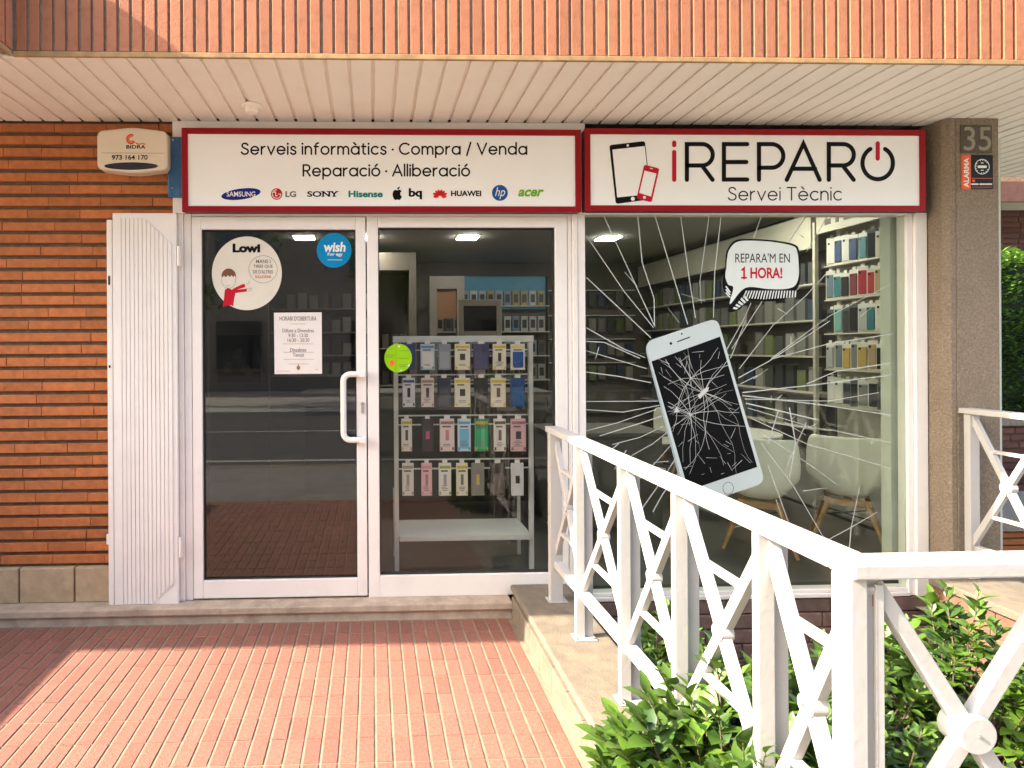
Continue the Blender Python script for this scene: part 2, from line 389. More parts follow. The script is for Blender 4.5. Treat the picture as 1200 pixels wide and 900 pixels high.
def stroke_text(body, x0, x1, base, cap, w, Y, mat, parent):
    wid = sum(GL[c][0] for c in body)*cap; gap = (x1-x0-wid)/(len(body)-1); mb = MB(); x = x0; k = 0
    for c in body:
        for st in GL[c][1]:
            k += 1; closed = st is circ or (len(st) > 20 and st[0] == st[-1])
            mb.pline([(x+u*cap, base-v*cap) for u, v in st], w*(1.25 if len(st) == 2 and abs(st[0][1]-st[1][1]) < .015 and c in 'i·' else 1), Y-.00012*(k % 3), closed)
        x += GL[c][0]*cap+gap
    return decal(mb, 'lettering', mat, parent)

# ================================================================== GROUND
PX0, PX1, PY0 = 1.10, 3.16, -2.16            # inside of the planter
mb = MB()
for (a, b, c, d) in ((-120, 120, -160, PY0), (-120, PX0, PY0, 0), (PX1, 120, PY0, 0), (-120, 120, 0, 120)):
    mb.q((a,c,-.03), (b,c,-.03), (b,d,-.03), (a,d,-.03))
struct(mb.build('ground', M['ground']))
# red pavers: long joints run away from the camera
mb = MB(); tw, tl = .0672, .138
XA, NXT = .742, 61
for i in range(NXT):
    x1 = XA-i*tw; x0 = x1-tw
    for j in range(17):
        y1 = -.126-j*tl; y0 = y1-tl
        jj = .0030 if j % 2 else .0016
        mb.cur = min(1, max(0, random.gauss(.5, .24)))
        z = random.uniform(-.0008, .0008)
        mb.slab(x0+.0050, x1-.0050, y0+jj, y1-(.0016 if j % 2 else .0030), -.012, .0+z, .0016, 'z+')
struct(mb.build('pavement', M['tile']))
mb = MB(); mb.box(-3.395, .77, -2.48, -.02, -.02, -.0032); mb.cur = .5
struct(mb.build('pavement_base', M['mortar_light']))
mb = MB(); mb.box(-30, 40, -4.3, -4.12, -.15, 0); struct(mb.build('kerb', M['kerbstone'], bevel=.01))
mb = MB(); mb.box(-30, -3.4, -4.12, .0, -.02, -.004); mb.box(.77, 1.0, -4.12, -2.26, -.02, -.004); mb.box(1.0, 40, -4.12, -2.26, -.02, -.004); mb.box(-3.4,.77,-4.12,-2.48,-.02,-.004)
struct(mb.build('footpath', pm('grey_paving', (.17,.155,.14), .9, .2, 4, .2, 60)))
mb = MB(); mb.q((-60,-11,-.026),(60,-11,-.026),(60,-4.3,-.026),(-60,-4.3,-.026)); struct(mb.build('road', M['asphalt']))
mb = MB(); mb.q((-60,-4.75,-.022),(60,-4.75,-.022),(60,-4.62,-.022),(-60,-4.62,-.022)); mb.q((-60,-7.6,-.022),(60,-7.6,-.022),(60,-7.5,-.022),(-60,-7.5,-.022))
struct(mb.build('road_marking', M['line']))
mb = MB(); mb.q((PX0-.02,PY0-.02,-.33),(PX1+.02,PY0-.02,-.33),(PX1+.02,.02,-.33),(PX0-.02,.02,-.33)); struct(mb.build('planter_ground', M['soil']))

# ================================================================== BUILDING
bld = thing('brick_building', (0,0,0), 'terracotta brick building front with slatted white soffit over the shop', 'building')
# left brick wall, raked courses
mb = MB(); c0, pitch = .287, .0694
for k in range(36):
    z0 = c0+k*pitch; x = -4.4-random.random()*.28
    while x < -1.11:
        L_ = random.choice((.29,.29,.29,.29,.29,.21)); a, b = max(x, -4.4), min(x+L_, -1.105)
        if b-a > .02:
            mb.cur = min(1, max(0, random.gauss(.5, .26))); dy = random.uniform(-.002, .002)
            mb.slab(a+.0012, b-.0012, dy, .04, z0+.012, z0+.060+random.uniform(-.001,.001), .0022, 'y-')
        x += L_
mb.build('brick_wall', M['brick'], bld)
mb = MB(); mb.box(-4.4, -1.105, .017, .30, .09, 2.80); mb.build('mortar', M['mortar_dark'], bld)
# plinth blocks
mb = MB()
for a, b in ((-4.4,-4.10),(-4.09,-3.65),(-3.64,-3.20),(-3.19,-2.76),(-2.75,-2.30),(-2.29,-1.985),(-1.975,-1.68),(-1.67,-1.36),(-1.35,-1.10)):
    mb.cur = random.random(); mb.slab(a, b, -.022, .03, .0885, .281, .004, 'y-')
mb.build('plinth', M['stone'], bld)
# soffit slats running in depth
sp = .1085
mb2 = MB()
for k in range(-28, 46):
    x0 = k*sp+.018; y0 = -.955 if x0 < -1.62 else -.742
    mb2.box(x0, x0+sp-.0165, y0, -.008 if x0 < 3.5 else 1.0, 2.7835, 2.795)
mb2.build('soffit', M['soffit'], bld, bevel=.003)
mb = MB(); mb.box(-2.99, 4.09, -.738, -.03, 2.7962, 2.83); mb.box(4.092, 5.1, -.738, -.605, 2.7962, 2.83); mb.build('soffit_backing', M['soffit'], bld)
mb = MB(); mb.box(-1.85, 3.25, -.028, -.004, 2.7964, 2.83); mb.build('soffit_gap', M['dark_gap'], bld)
# parapet of upright bricks
mb = MB(); pb = .0556
n = int((4.6+1.55)/pb)
for k in range(n):
    x0 = -1.552+k*pb; mb.cur = min(1, max(0, random.gauss(.5, .3)))
    mb.slab(x0+.0062, x0+pb-.0062, -.752+random.uniform(-.0015,.0015), -.70, 2.807, 3.33, .002, 'y-')
for k in range(4):
    y1 = -.757-k*pb; mb.cur = random.random(); mb.slab(-1.60, -1.556, y1-pb+.012, y1, 2.807, 3.33, .002, 'x+')
for k in range(24):
    x1 = -1.562-k*pb; mb.cur = random.random(); mb.slab(x1-pb+.012, x1, -.962, -.92, 2.807, 3.33, .002, 'y-')
mb.build('parapet', M['brick_pale'], bld)
mb = MB(); mb.box(-1.61, 4.6, -.741, -.62, 2.80, 3.325); mb.box(-3.0, -1.566, -.952, -.60, 2.80, 3.325)
mb.build('parapet_core', M['mortar_grey'], bld)
mb = MB(); mb.box(-1.56, 4.6, -.757, -.743, 2.781, 2.8045); mb.box(-1.573, -1.560, -.975, -.757, 2.781, 2.8045); mb.box(-3.0, -1.573, -.975, -.957, 2.781, 2.8045)
mb.build('parapet_lip', M['lip'], bld, bevel=.003)
mb = MB(); mb.box(-9.0, -3.01, -.955, 5.0, 2.784, 3.3); mb.box(-3.0, 4.1, -.60, 5.0, 2.84, 3.1); mb.box(4.102, 5.2, -.60, 1.02, 2.797, 3.1); mb.build('roof_shade_slab', M['mortar_grey'], bld)  # unseen roof mass, extended to block sun from the wall and slats
# outer walls of the shop volume
mb = MB(); mb.box(-2.9, -2.76, .0, 4.9, -.03, 2.84); mb.box(-2.9, 4.1, 4.75, 4.9, -.03, 2.84); mb.box(4.0, 4.1, .6, 4.74, -.03, 2.84)
mb.build('outer_wall', M['bldg'], bld)
# wall under the shop window: big dark bricks
mb = MB()
for k in range(6):
    z1 = .028-k*.088; x = .9-random.random()*.3
    while x < 3.25:
        a, b = max(x, 1.05), min(x+.31, 3.245); 
        if b-a > .03:
            mb.cur = random.random(); mb.slab(a+.003, b-.003, -.012+random.uniform(-.004,.004), .05, z1-.080, z1, .005, 'y-')
        x += .31
mb.build('window_wall', M['brick_dark'], bld)
mb = MB(); mb.box(1.0, 3.25, .003, .12, -.5, .032); mb.build('window_wall_core', M['mortar_dark'], bld)
# stone step along the front
st = thing('stone_step', (-.9,-.1,0), 'worn two-layer stone step along the foot of the shop front', 'step')
mb = MB(); mb.box(-4.4, .768, -.128, .045, .048, .0875); mb.build('tread', M['step'], st, bevel=.006)
mb = MB(); mb.box(-4.4, .766, -.112, .03, -.02, .046); mb.build('riser', M['step'], st, bevel=.004)

# concrete pillar
mb = MB()
oc = [(3.246,.10),(3.246,-.105),(3.272,-.133),(3.30,-.133),(3.302,-.128),(3.306,-.128),(3.308,-.133),(3.553,-.133),(3.553,.10)]
mb.prism([(x,y,-.5) for x,y in oc], (0,0,3.282))
tag(mb.build('concrete_pillar', M['concrete'], bevel=.004, origin=(3.4,0,-.5)), 'rough brown concrete pillar at the right end of the shop front', 'pillar')

# ================================================================== SHOP FRONT: door, side panel, window
def frame_rect(mb, x0, x1, z0, z1, l, r, b, t, y0, y1):
    mb.box(x0, x0+l, y0, y1, z0, z1); mb.box(x1-r, x1, y0, y1, z0, z1)
    mb.box(x0+l, x1-r, y0, y1, z1-t, z1); mb.box(x0+l, x1-r, y0, y1, z0, z0+b)
fr = thing('door_surround', (0,0,.09), 'white aluminium surround framing the glass door and side panel', 'door frame')
for a, b, y in ((-1.088,-1.058,-.03),(-1.056,-1.016,-.022),(1.122,1.146,-.02),(1.148,1.176,-.032),(1.178,1.222,-.026)):
    mb = MB(); mb.box(a,b,y,.07,.0885,2.262); mb.build('jamb', M['white'], fr, bevel=.003)
mb = MB(); mb.box(-1.115,1.224,-.03,.07,2.264,2.782); mb.build('lintel', M['white'], fr, bevel=.003)
mb = MB(); mb.box(-1.014,1.12,-.018,.07,2.249,2.2625); mb.build('head_bar', M['white'], fr, bevel=.002)

dr = thing('glass_door', (-.5,0,.1), 'white framed tinted glass door with a white pull handle', 'door')
mb = MB(); frame_rect(mb, -1.012,-.036,.098,2.246,.054,.056,.100,.072,-.028,.03); mb.build('frame', M['white'], dr, bevel=.004)
mb = MB(); frame_rect(mb, -.958,-.092,.198,2.174,.006,.006,.006,.006,-.012,.02); mb.build('gasket', M['rubber'], dr)
mb = MB(); mb.box(-.957,-.093,.0,.006,.199,2.173); mb.build('pane', M['glass_dark'], dr)
mb = MB()
hx, hz0, hz1 = -.165, .985, 1.355
pts = [(-.062,-.03,hz1),(-.062,-.075,hz1)]
pth = [(-.055,-.052,hz1)]+[(hx+.04*(1-sin(a)), -.052, hz1-.04*(1-cos(a))) for a in [pi/2*k/6 for k in range(7)]]+[(hx+.04*(1-cos(a)), -.052, hz0+.04*(1-sin(a))) for a in [pi/2*k/6 for k in range(7)]]+[(-.055,-.052,hz0)]
mb.tube(pth, .0165, 12)
mb.box(-.075,-.04,-.068,-.028,hz1-.016,hz1+.016); mb.box(-.075,-.04,-.068,-.028,hz0-.016,hz0+.016)
mb.build('handle', M['white'], dr, smooth=False, bevel=.002)
mb = MB(); mb.tube([(-.058,-.030,1.185),(-.058,-.037,1.185)], .011, 14); mb.box(-.066,-.050,-.036,-.0285,1.135,1.172); mb.build('lock', M['steel'], dr)
sp_ = thing('side_panel', (.55,0,.085), 'white framed fixed glass panel between the door and the shop window', 'glass panel')
mb = MB(); frame_rect(mb, -.029,1.119,.086,2.248,.064,.070,.122,.062,-.024,.03); mb.build('frame', M['white'], sp_, bevel=.004)
mb = MB(); frame_rect(mb, .036,1.048,.209,2.185,.006,.006,.006,.006,-.010,.02); mb.build('gasket', M['rubber'], sp_)
mb = MB(); mb.box(.037,1.047,.0,.006,.210,2.184); mb.build('pane', M['glass_panel'], sp_)

wd = thing('shop_window', (2.2,0,.03), 'large shop window with white frame right of the entrance', 'window')
mb = MB(); mb.box(3.132,3.165,-.010,.06,.034,2.272); mb.box(3.167,3.238,-.026,.06,.034,2.272)
mb.box(1.224,3.131,-.020,.06,.034,.056); mb.box(1.224,3.131,-.006,.06,.058,.078); mb.box(1.224,3.131,-.02,.06,2.262,2.30)
mb.build('frame', M['white'], wd, bevel=.003)
mb = MB(); mb.box(1.224,3.131,.006,.012,.078,2.262); mb.build('pane', M['glass'], wd)
WY = .0035            # prints sit on the street side of the window glass

# folded metal shutter leaf against the wall
sh = thing('folding_shutter', (-1.27,-.05,.05), 'white ribbed metal shutter leaf folded back against the brick wall', 'shutter')
mb = MB(); X0s, X1s, Z0s, Z1s = -1.436, -1.086, .044, 2.258
mb.box(X0s, X1s, -.060, -.034, Z0s, Z1s); mb.build('panel', M['white'], sh, bevel=.003)
mb = MB(); nr = 13; w0 = X0s+.030; dx = (X1s-.022-w0)/nr
for k in range(nr):
    a = w0+k*dx; b = a+dx-.0042
    def zt(x): return Z1s-.028 if x < X0s+.175 else Z1s-.028-(x-X0s-.175)*.95
    def zb(x): return Z0s+.045 if x < X0s+.21 else Z0s+.045+(x-X0s-.21)*1.0
    mb.prism([(a,-.0605,zb(a)),(b,-.0605,zb(b)),(b,-.0605,zt(b)),(a,-.0605,zt(a))], (0,-.0045,0))
mb.build('ribs', M['white'], sh, bevel=.001)
mb = MB(); mb.box(X0s-.034, X0s-.004, -.058, -.012, .030, 2.222); mb.build('edge_leaf', M['white'], sh, bevel=.004)
for za, zb_ in ((1.86,1.91),(1.40,1.415)):
    mb = MB(); mb.box(X0s-.025,X0s-.016,-.0605,-.057,za,zb_); mb.build('lock_slot', M['black'], sh)
mb = MB(); mb.box(X0s-.046,X0s-.030,-.055,-.02,.42,.475); mb.build('latch', M['white'], sh, bevel=.002)
for z in (.40, 2.02):
    mb = MB(); mb.tube([(-1.075,-.056,z-.055),(-1.075,-.056,z+.055)], .009, 12); mb.box(-1.088,-1.062,-.051,-.045,z-.05,z+.05); mb.build('hinge', M['white'], sh)

# ================================================================== SIGNS
def sign_box(name, px0, px1, pyt, pyb, label, Y=-.085, side=M['sign_side']):
    a, b = onY(px0, pyt, Y), onY(px1, pyb, Y)
    s = thing(name, ((a.x+b.x)/2, 0, b.z), label, 'sign')
    mb = MB(); mb.box(a.x+.004, b.x-.004, Y+.012, -.031 if px0 < 600 else -.027, b.z+.004, a.z-.004); mb.build('cabinet', side, s)
    mb = MB(); t = .033; frame_rect(mb, a.x, b.x, b.z, a.z, t, t, t, t, Y-.008, Y+.010); mb.build('frame', M['sign_red'], s, bevel=.003)
    mb = MB(); mb.box(a.x+t, b.x-t, Y, Y+.008, b.z+t, a.z-t); mb.build('face', M['sign_face'], s)
    return s
SY = -.0858
s1 = sign_box('shop_sign', 213, 681, 150, 249, 'white service sign with red border and two text lines above the glass door')
stroke_text('Serveis informàtics · Compra / Venda', 283, 617, 180.6, 12.6, 1.95, SY, M['ink'], s1)
stroke_text('Reparació · Alliberació', 355.5, 550, 206, 12.6, 1.95, SY, M['ink'], s1)
Z1 = lambda x, y: (210+x/5., 140+y/5.); Z2 = lambda x, y: (440+x/4.8, 140+y/4.8)
# row of maker logos
mb = MB(); mb.pdisc(*Z1(362,437), 23.2, 6.4, SY, -.13); lg = decal(mb, 'logo', M['s_blue'], s1)
text('SAMSUNG', *[Z1(278,0)[0], Z1(446,0)[0]], 224.4, 230.4, SY-.0006, M['vinyl_white'], lg, bold=.012)
mb = MB(); mb.pdisc(*Z1(571,437), 6.7, 6.8, SY); lg = decal(mb, 'logo', M['red'], s1)
mb = MB(); c = Z1(571,437); mb.pline([(c[0]-1.2,c[1]-3),(c[0]-1.2,c[1]+2),(c[0]+1,c[1]+2)], .9, SY-.0006)
mb.pline([(c[0]+5.0*cos(radians(t)), c[1]+5.0*sin(radians(t))) for t in range(0, 275, 12)]+[(c[0]+.2,c[1]-5)], .8, SY-.0008); mb.pline([(c[0]+1.6,c[1]),(c[0]+5,c[1])], .8, SY-.001)
mb.pdisc(c[0]-2.8, c[1]-2.2, .8, .8, SY-.0006); decal(mb, 'monogram', M['vinyl_white'], lg)
text('LG', Z1(622,0)[0], Z1(685,0)[0], 224, 231, SY, M['grey_ink'], s1, bold=.035)
mb = text_mesh('SONY', Z1(750,0)[0], Z1(932,0)[0], 224, 230.7, SY, bold=.03)
xs = [Z1(v,0)[0] for v in (838,862,905,925)]
decal(mb, 'lettering', M['ink'], s1)
mb = MB()
for x, y, w in ((840,422,22),(872,422,18),(842,450,20),(893,422,20),(925,422,18),(909,450,22)):
    px, py = Z1(x, y); mb.pline([(px-w/10, py), (px+w/10, py)], .9, SY-.0004)
decal(mb, 'serifs', M['ink'], s1)
text('Hisense', Z1(992,0)[0], Z1(1190,0)[0]+.6, 223.4, 231.2, SY, M['teal'], s1, bold=.04)
ax, ay = Z2(123,424)
ap = [(-.2,-4.6),(1.6,-5.4),(3.3,-5.2),(4.9,-3.7),(3.7,-2.2),(3.4,-.2),(4.2,1.7),(5.3,2.5),(4.2,5.0),(2.8,6.6),(1.4,6.4),(0,6.0),(-1.4,6.4),(-2.8,6.6),(-4.6,4.2),(-5.5,1.2),(-5.2,-2.4),(-3.6,-4.8),(-1.8,-5.2)]
mb = MB(); mb.ppoly([(ax+p[0], ay+p[1]-.6) for p in spline(ap+[ap[0]], 4)], SY)
mb.ppoly([(ax+p[0], ay+p[1]-.6) for p in [(-.2,-5.6),(.2,-7.4),(1.4,-8.6),(2.9,-9.1),(2.8,-7.6),(1.6,-6.1)]], SY); decal(mb, 'logo', M['ink'], s1)
text('bq', Z2(187,0)[0], Z2(262,0)[0], 220.5, 233.6, SY, M['ink'], s1, bold=.04)
hx_, hy_ = Z2(363,440); mb = MB()
for k, t in enumerate((-80,-56,-32,-11,11,32,56,80)):
    d = Vector((sin(radians(t)), -cos(radians(t)))); nrm = Vector((-d.y, d.x)); c = Vector((hx_, hy_)); L_ = 8.6 if abs(t) < 60 else 7.2
    w = 1.75 if abs(t) < 60 else 1.35
    mb.ppoly([c+d*1.6, c+d*L_*.55+nrm*w*.8, c+d*L_*.85+nrm*w, c+d*L_*1.12+nrm*w*.35, c+d*L_*1.12-nrm*w*.35, c+d*L_*.85-nrm*w, c+d*L_*.55-nrm*w*.8], SY)
decal(mb, 'logo', M['h_red'], s1)
text('HUAWEI', Z2(425,0)[0], Z2(595,0)[0], 223.4, 230, SY, M['ink'], s1, bold=.035)
mb = MB(); mb.pdisc(*Z2(700,413), 9.3, 9.3, SY); lg = decal(mb, 'logo', M['hp_blue'], s1)
text('hp', Z2(673,0)[0], Z2(730,0)[0], 219.4, 233.2, SY-.0006, M['vinyl_white'], lg, shear=.3)
text('acer', Z2(802,0)[0], Z2(948,0)[0], 222, 230.4, SY, M['a_green'], s1, shear=.3, bold=.035)

s2 = sign_box('shop_sign', 684.5, 1084, 150.5, 248, 'white shop name sign with tablet and phone drawing above the window')
A = lambda x, y: (680+x/5.714, 140+y/5.714); B = lambda x, y: (880+x/5.714, 140+y/5.714)
def rquad(c, r, n=5):
    """rounded polygon through corners c"""
    out = []; k = len(c)
    for i in range(k):
        p, a, b = Vector(c[i]), Vector(c[i-1]), Vector(c[(i+1) % k]); u = (a-p).normalized()*r; v = (b-p).normalized()*r
        for t in [j/n for j in range(n+1)]: out.append(tuple((p+u)*(1-t)**2+p*2*t*(1-t)+(p+v)*t*t))
    return out
mb = MB(); mb.ppoly(rquad([A(194,172),A(433,144),A(476,534),A(238,566)], 3.2), SY); lg = decal(mb, 'tablet_picture', M['ink'], s2)
mb = MB(); mb.ppoly([A(215,202),A(431,178),A(468,500),A(247,522)], SY-.0006); mb.pdisc(*A(352,531), 2.3, 2.3, SY-.0006); mb.pdisc(*A(318,174), 1.4, 1.4, SY-.0006); decal(mb, 'screen', M['sign_face'], lg)
mb = MB(); mb.ppoly(rquad([A(428,302),A(530,328),A(478,555),A(376,530)], 2.6), SY-.0012); lg = decal(mb, 'phone_picture', M['red'], s2)
mb = MB(); mb.ppoly([A(430,342),A(510,362),A(474,516),A(395,492)], SY-.0018); mb.pdisc(*A(430,522), 1.7, 1.7, SY-.0018); mb.pline([A(466,326),A(486,331)], .8, SY-.0018); decal(mb, 'screen', M['sign_face'], lg)
W_ = 5.0
def strokes(lst, w, mat, parent, nm='lettering'):
    mb = MB()
    for k, p in enumerate(lst): mb.pline(p, w, SY-.00015*(k % 4))
    return decal(mb, nm, mat, parent)
def parc(F, cx, cy, rx, ry, a0, a1, n=20): return [F(cx+rx*cos(radians(a0+(a1-a0)*k/n)), cy+ry*sin(radians(a0+(a1-a0)*k/n))) for k in range(n+1)]
strokes([[A(629,155),A(629,172)], [A(629,218),A(629,404)], [B(849,160),B(849,262)]], W_, M['red'], s2)
strokes([[A(714,404),A(714,165),A(816,165)]+parc(A,816,236.5,71,71.5,-90,90)+[A(714,308)], [A(818,312),A(886,404)],
 [A(1118,165),A(962,165),A(962,402),A(1118,402)], [A(962,285),A(1112,285)],
 [B(54,404),B(54,165),B(138,165)]+parc(B,138,244,79,79,-90,90)+[B(54,323)],
 [B(240,404),B(352,162),B(460,404)], [B(276,330),B(430,330)],
 [B(522,404),B(522,165),B(618,165)]+parc(B,618,236.5,71,71.5,-90,90)+[B(522,308)], [B(617,312),B(688,404)],
 parc(B,849,292,102,108,-61,241,34)], W_, M['ink'], s2)
stroke_text('Servei Tècnic', 853.5, 986, 234.4, 14.6, 1.5, SY, M['ink'], s2)

# ================================================================== WALL FITTINGS
al = thing('alarm_box', (-1.31,0,2.48), 'cream burglar alarm box with phone number on the brick wall', 'alarm')
AY = -.10
mb = MB(); P0 = onY(113,151,AY); P1 = onY(196,201,AY)
oc = rquad([(P0.x, P0.z-.01), ((P0.x+P1.x)/2, P0.z+.012), (P1.x, P0.z-.01), (P1.x, P1.z+.012), ((P0.x+P1.x)/2, P1.z-.008), (P0.x, P1.z+.012)], .035, 6)
mb.prism([(x, AY, z) for x, z in oc], (0, .085, 0)); mb.build('housing', M['alarm'], al, bevel=.012, seg=3)
mb = MB(); mb.box(P0.x+.05, P1.x-.05, -.016, .03, P1.z+.04, P0.z-.04); mb.build('back_plate', M['alarm'], al)
mb = MB(); mb.pdisc(153.6, 194.6, 31.5, 4.4, AY-.001); decal(mb, 'lens', M['alarm_lens'], al)
mb = MB(); mb.pline([(119,179.2),(192,179.5)], .4, AY-.0008); decal(mb, 'seam', M['grey_ink'], al)
text('973 164 170', 131, 173, 181.5, 187.3, AY-.001, M['ink'], al, bold=.02)
mb = MB()
for r, w in ((4.6,2.2),(2.6,1.3)):
    mb.pline([(153.5+r*cos(radians(t)), 163+r*1.1*sin(radians(t))) for t in range(40, 310, 15)], w, AY-.001-.0001*r)
mb.pline(spline([(159.5,167.6),(163,169),(166.5,168.2),(170,169)]), 1.3, AY-.001); decal(mb, 'logo', M['orange_red'], al)
text('BIDRA', 148, 170.5, 170, 174.2, AY-.001, M['ink'], al, bold=.02)
bx = thing('junction_box', (-1.1,0,2.36), 'blue enamel box mounted between the alarm and the service sign', 'box')
mb = MB(); q0 = onY(196,160,-.045); q1 = onY(215,231,-.045); mb.box(q0.x, q1.x, -.045, .01, q1.z, q0.z); mb.build('housing', M['blue_box'], bx, bevel=.006)
mb = MB(); mb.tube([(q0.x+.028,-.045,q1.z+.05),(q0.x+.028,-.050,q1.z+.05)], .005, 10); mb.tube([(q0.x+.032,-.045,q0.z-.02),(q0.x+.032,-.050,q0.z-.02)], .006, 10); mb.build('screw', M['steel'], bx)
mb = MB(); mb.tube([(q0.x+.030,-.01,q1.z-.001),(q0.x+.030,-.01,q1.z-.028)], .011, 12); mb.build('cable_gland', M['alarm'], bx)
dt = thing('ceiling_lamp', (-.63,-.26,2.75), 'small round white spotlight fixed under the slatted soffit', 'lamp')
dpos = onZ(295, 128, 2.765)
def lathe(mb, c, prof, n=24):
    rings = []
    for r, z in prof:
        k0 = len(mb.v); mb.v += [Vector((c[0]+r*cos(2*pi*k/n), c[1]+r*sin(2*pi*k/n), c[2]+z)) for k in range(n)]; rings.append(k0)
    for a, b in zip(rings, rings[1:]):
        for k in range(n): mb.f.append((a+k, a+(k+1)%n, b+(k+1)%n, b+k)); mb.t.append(.5)
    mb.f.append(tuple(rings[-1]+k for k in range(n))); mb.t.append(.5)
mb = MB(); lathe(mb, (dpos.x,dpos.y,2.7825), [(.058,0),(.060,-.006),(.052,-.010),(.036,-.013),(.036,-.014)]); mb.build('rim', M['soffit'], dt)
mb = MB(); lathe(mb, (dpos.x,dpos.y,2.7825), [(.034,-.013),(.034,-.030),(.026,-.038),(.001,-.040)]); mb.build('bulb_cover', M['soffit'], dt)

# house number and plaques on the pillar
PYF = -.139
n35 = thing('number_plaque', (3.45,-.135,2.55), 'dark stone house number plaque at the top of the pillar', 'number plate')
mb = MB(); mb.box(*[v for v in (onY(1126,146,PYF).x, onY(1163,179,PYF).x)], -.1385, -.1325, onY(1126,179,PYF).z, onY(1126,146,PYF).z); mb.build('plate', M['plaque_stone'], n35, bevel=.002)
text('35', 1129.5, 1161.5, 148.5, 176.5, PYF, cmat((.27,.235,.175),.7), n35, name='digits', bold=.004)
pl = thing('security_plaque', (3.45,-.135,2.3), 'small orange and black plaque with round emblem below the house number', 'plaque')
mb = MB(); mb.box(onY(1138,182,PYF).x, onY(1163.5,182,PYF).x, -.139, -.1325, onY(1138,221,PYF).z, onY(1138,181.5,PYF).z); mb.build('black_panel', M['black'], pl)
mb = MB(); mb.box(onY(1127.5,182,PYF).x, onY(1137.6,182,PYF).x, -.1395, -.1325, onY(1138,222,PYF).z, onY(1138,181.5,PYF).z); mb.build('orange_panel', M['orange_red'], pl)
text('ALARMA', 1129.6, 1135.4, 185, 219.5, -.1402, M['vinyl_white'], pl, rot='up', bold=.02)
mb = MB(); mb.pline([(1151+8.3*cos(t), 195.3+8.6*sin(t)) for t in [2*pi*k/30 for k in range(30)]], .8, -.1396, True)
for k in range(16):
    t = 2*pi*k/16+.1
    if k % 5: mb.pline([(1151+6.6*cos(t), 195.3+6.8*sin(t)), (1151+8*cos(t), 195.3+8.2*sin(t))], .9, -.1399)
mb.pline([(1147,195.4),(1155,195.4)], 3.0, -.1397); mb.pline([(1149.4,191),(1152.6,191)], 1, -.1397); mb.pline([(1149.4,199.6),(1152.6,199.6)], 1, -.1397)
for a, b in ((1139,1146),(1148.5,1154),(1155,1162)): mb.pline([(a,215.8),(b,215.8)], 1.7, -.1397)
decal(mb, 'emblem', M['vinyl_white'], pl)
mb = MB(); mb.pline([(1138.5,209),(1163,209)], .7, -.1397); mb.pline([(1139,219.3),(1163,219.3)], .6, -.1397); mb.pdisc(1141, 212, 1.8, 1.6, -.1397); decal(mb, 'stripe', M['orange_red'], pl)

# ================================================================== STICKERS ON THE GLASS
DY = -.0020; T = .0004
def sticker(name, loc, label, mbase, mat, cat='sticker'):
    o = thing(name, loc, label, cat); decal(mbase, 'backing', mat, o); return o
mb = MB(); mb.pdisc(289.3, 320.3, 41, 43.2, DY, n=64)
lw_ = sticker('round_sticker', (-.71,0,1.93), 'big round cream sticker with a man in red on the door glass', mb, M['cream_vinyl'])
text('Lowi', 272.5, 305, 285.5, 296, DY-T, M['ink'], lw_, bold=.055)
H = lambda x, y: (x/3., 100+y/3.)
mb = MB(); mb.pline([(308.3+16.6*cos(t), 315.6+16*sin(t)) for t in [2*pi*k/44 for k in range(44)]], .45, DY-T, True); decal(mb, 'bubble_outline', M['grey_ink'], lw_)
for s_, a, b, y in (('MANS I',300,317,306.4),('TIRES QUE',297,319.5,312.4),("DE D'ALTRES",296.5,320,318.6)):
    text(s_, a, b, y-2.2, y+2, DY-T, M['grey_ink'], lw_, bold=.02)
text('SOLUCIONS', 299, 317.5, 322.8, 326, DY-T, M['red'], lw_, bold=.02)
body = [(261,359.5),(262.5,349),(263.5,339.5),(267.5,337.2),(271.5,339.5),(275.5,337),(284,333),(286.8,332.8),(287.6,336.4),(277.5,339.6),(289,338.2),(289.4,341.6),(276,343.4),(274.4,351),(273.4,358.8),(270,357.6)]
mb = MB(); mb.ppoly(body, DY-T); fg = decal(mb, 'printed_man', M['red'], lw_)
mb = MB(); mb.pdisc(268, 327.4, 8.2, 10.4, DY-2*T); decal(mb, 'face', M['cream_vinyl'], fg)
mb = MB(); mb.pdisc(291.4, 336, 2.4, 1.8, DY-2*T, -.5); decal(mb, 'hand', M['cream_vinyl'], fg)
mb = MB(); mb.pline([(268+8.2*cos(t), 327.4+10.4*sin(t)) for t in [radians(a) for a in range(-10, 200, 12)]], .35, DY-3*T); mb.pline([(265,334.2),(267.4,335.3),(269.8,334)], .4, DY-3*T)
mb.pline([(288.6,333.6),(292,331.5),(291.8,328.4)], .35, DY-3*T); mb.pline([(289,338.5),(294.4,337.4),(293.6,340.6),(289.8,341.2)], .35, DY-3*T); decal(mb, 'outline', M['grey_ink'], fg)
mb = MB(); mb.ppoly([(260,325.6)]+[(268+8.6*cos(radians(a)), 324+9.4*sin(radians(a))) for a in range(190, 352, 10)]+[(276.6,325.6),(275,322.6),(273.4,325),(271.4,322.4),(269.4,324.6),(267,322.4),(264.6,325),(262.6,322.8)], DY-3*T); decal(mb, 'hair', M['hair'], fg)
mb = MB(); mb.pdisc(391.5, 293.4, 20.3, 20.4, DY, n=56)
ws = sticker('round_sticker', (-.21,0,2.06), 'small round blue sticker with white script at the top of the door glass', mb, M['wish_blue'])
text('wish', 379.5, 405, 283.5, 295.2, DY-T, M['vinyl_white'], ws, bold=.03, shear=.12)
text('For egy', 384, 401.5, 296, 300.8, DY-T, M['vinyl_white'], ws, bold=.02)
mb = MB(); mb.pline([(384,304.6),(401,304.6)], .5, DY-T); decal(mb, 'fine_print', M['vinyl_white'], ws)
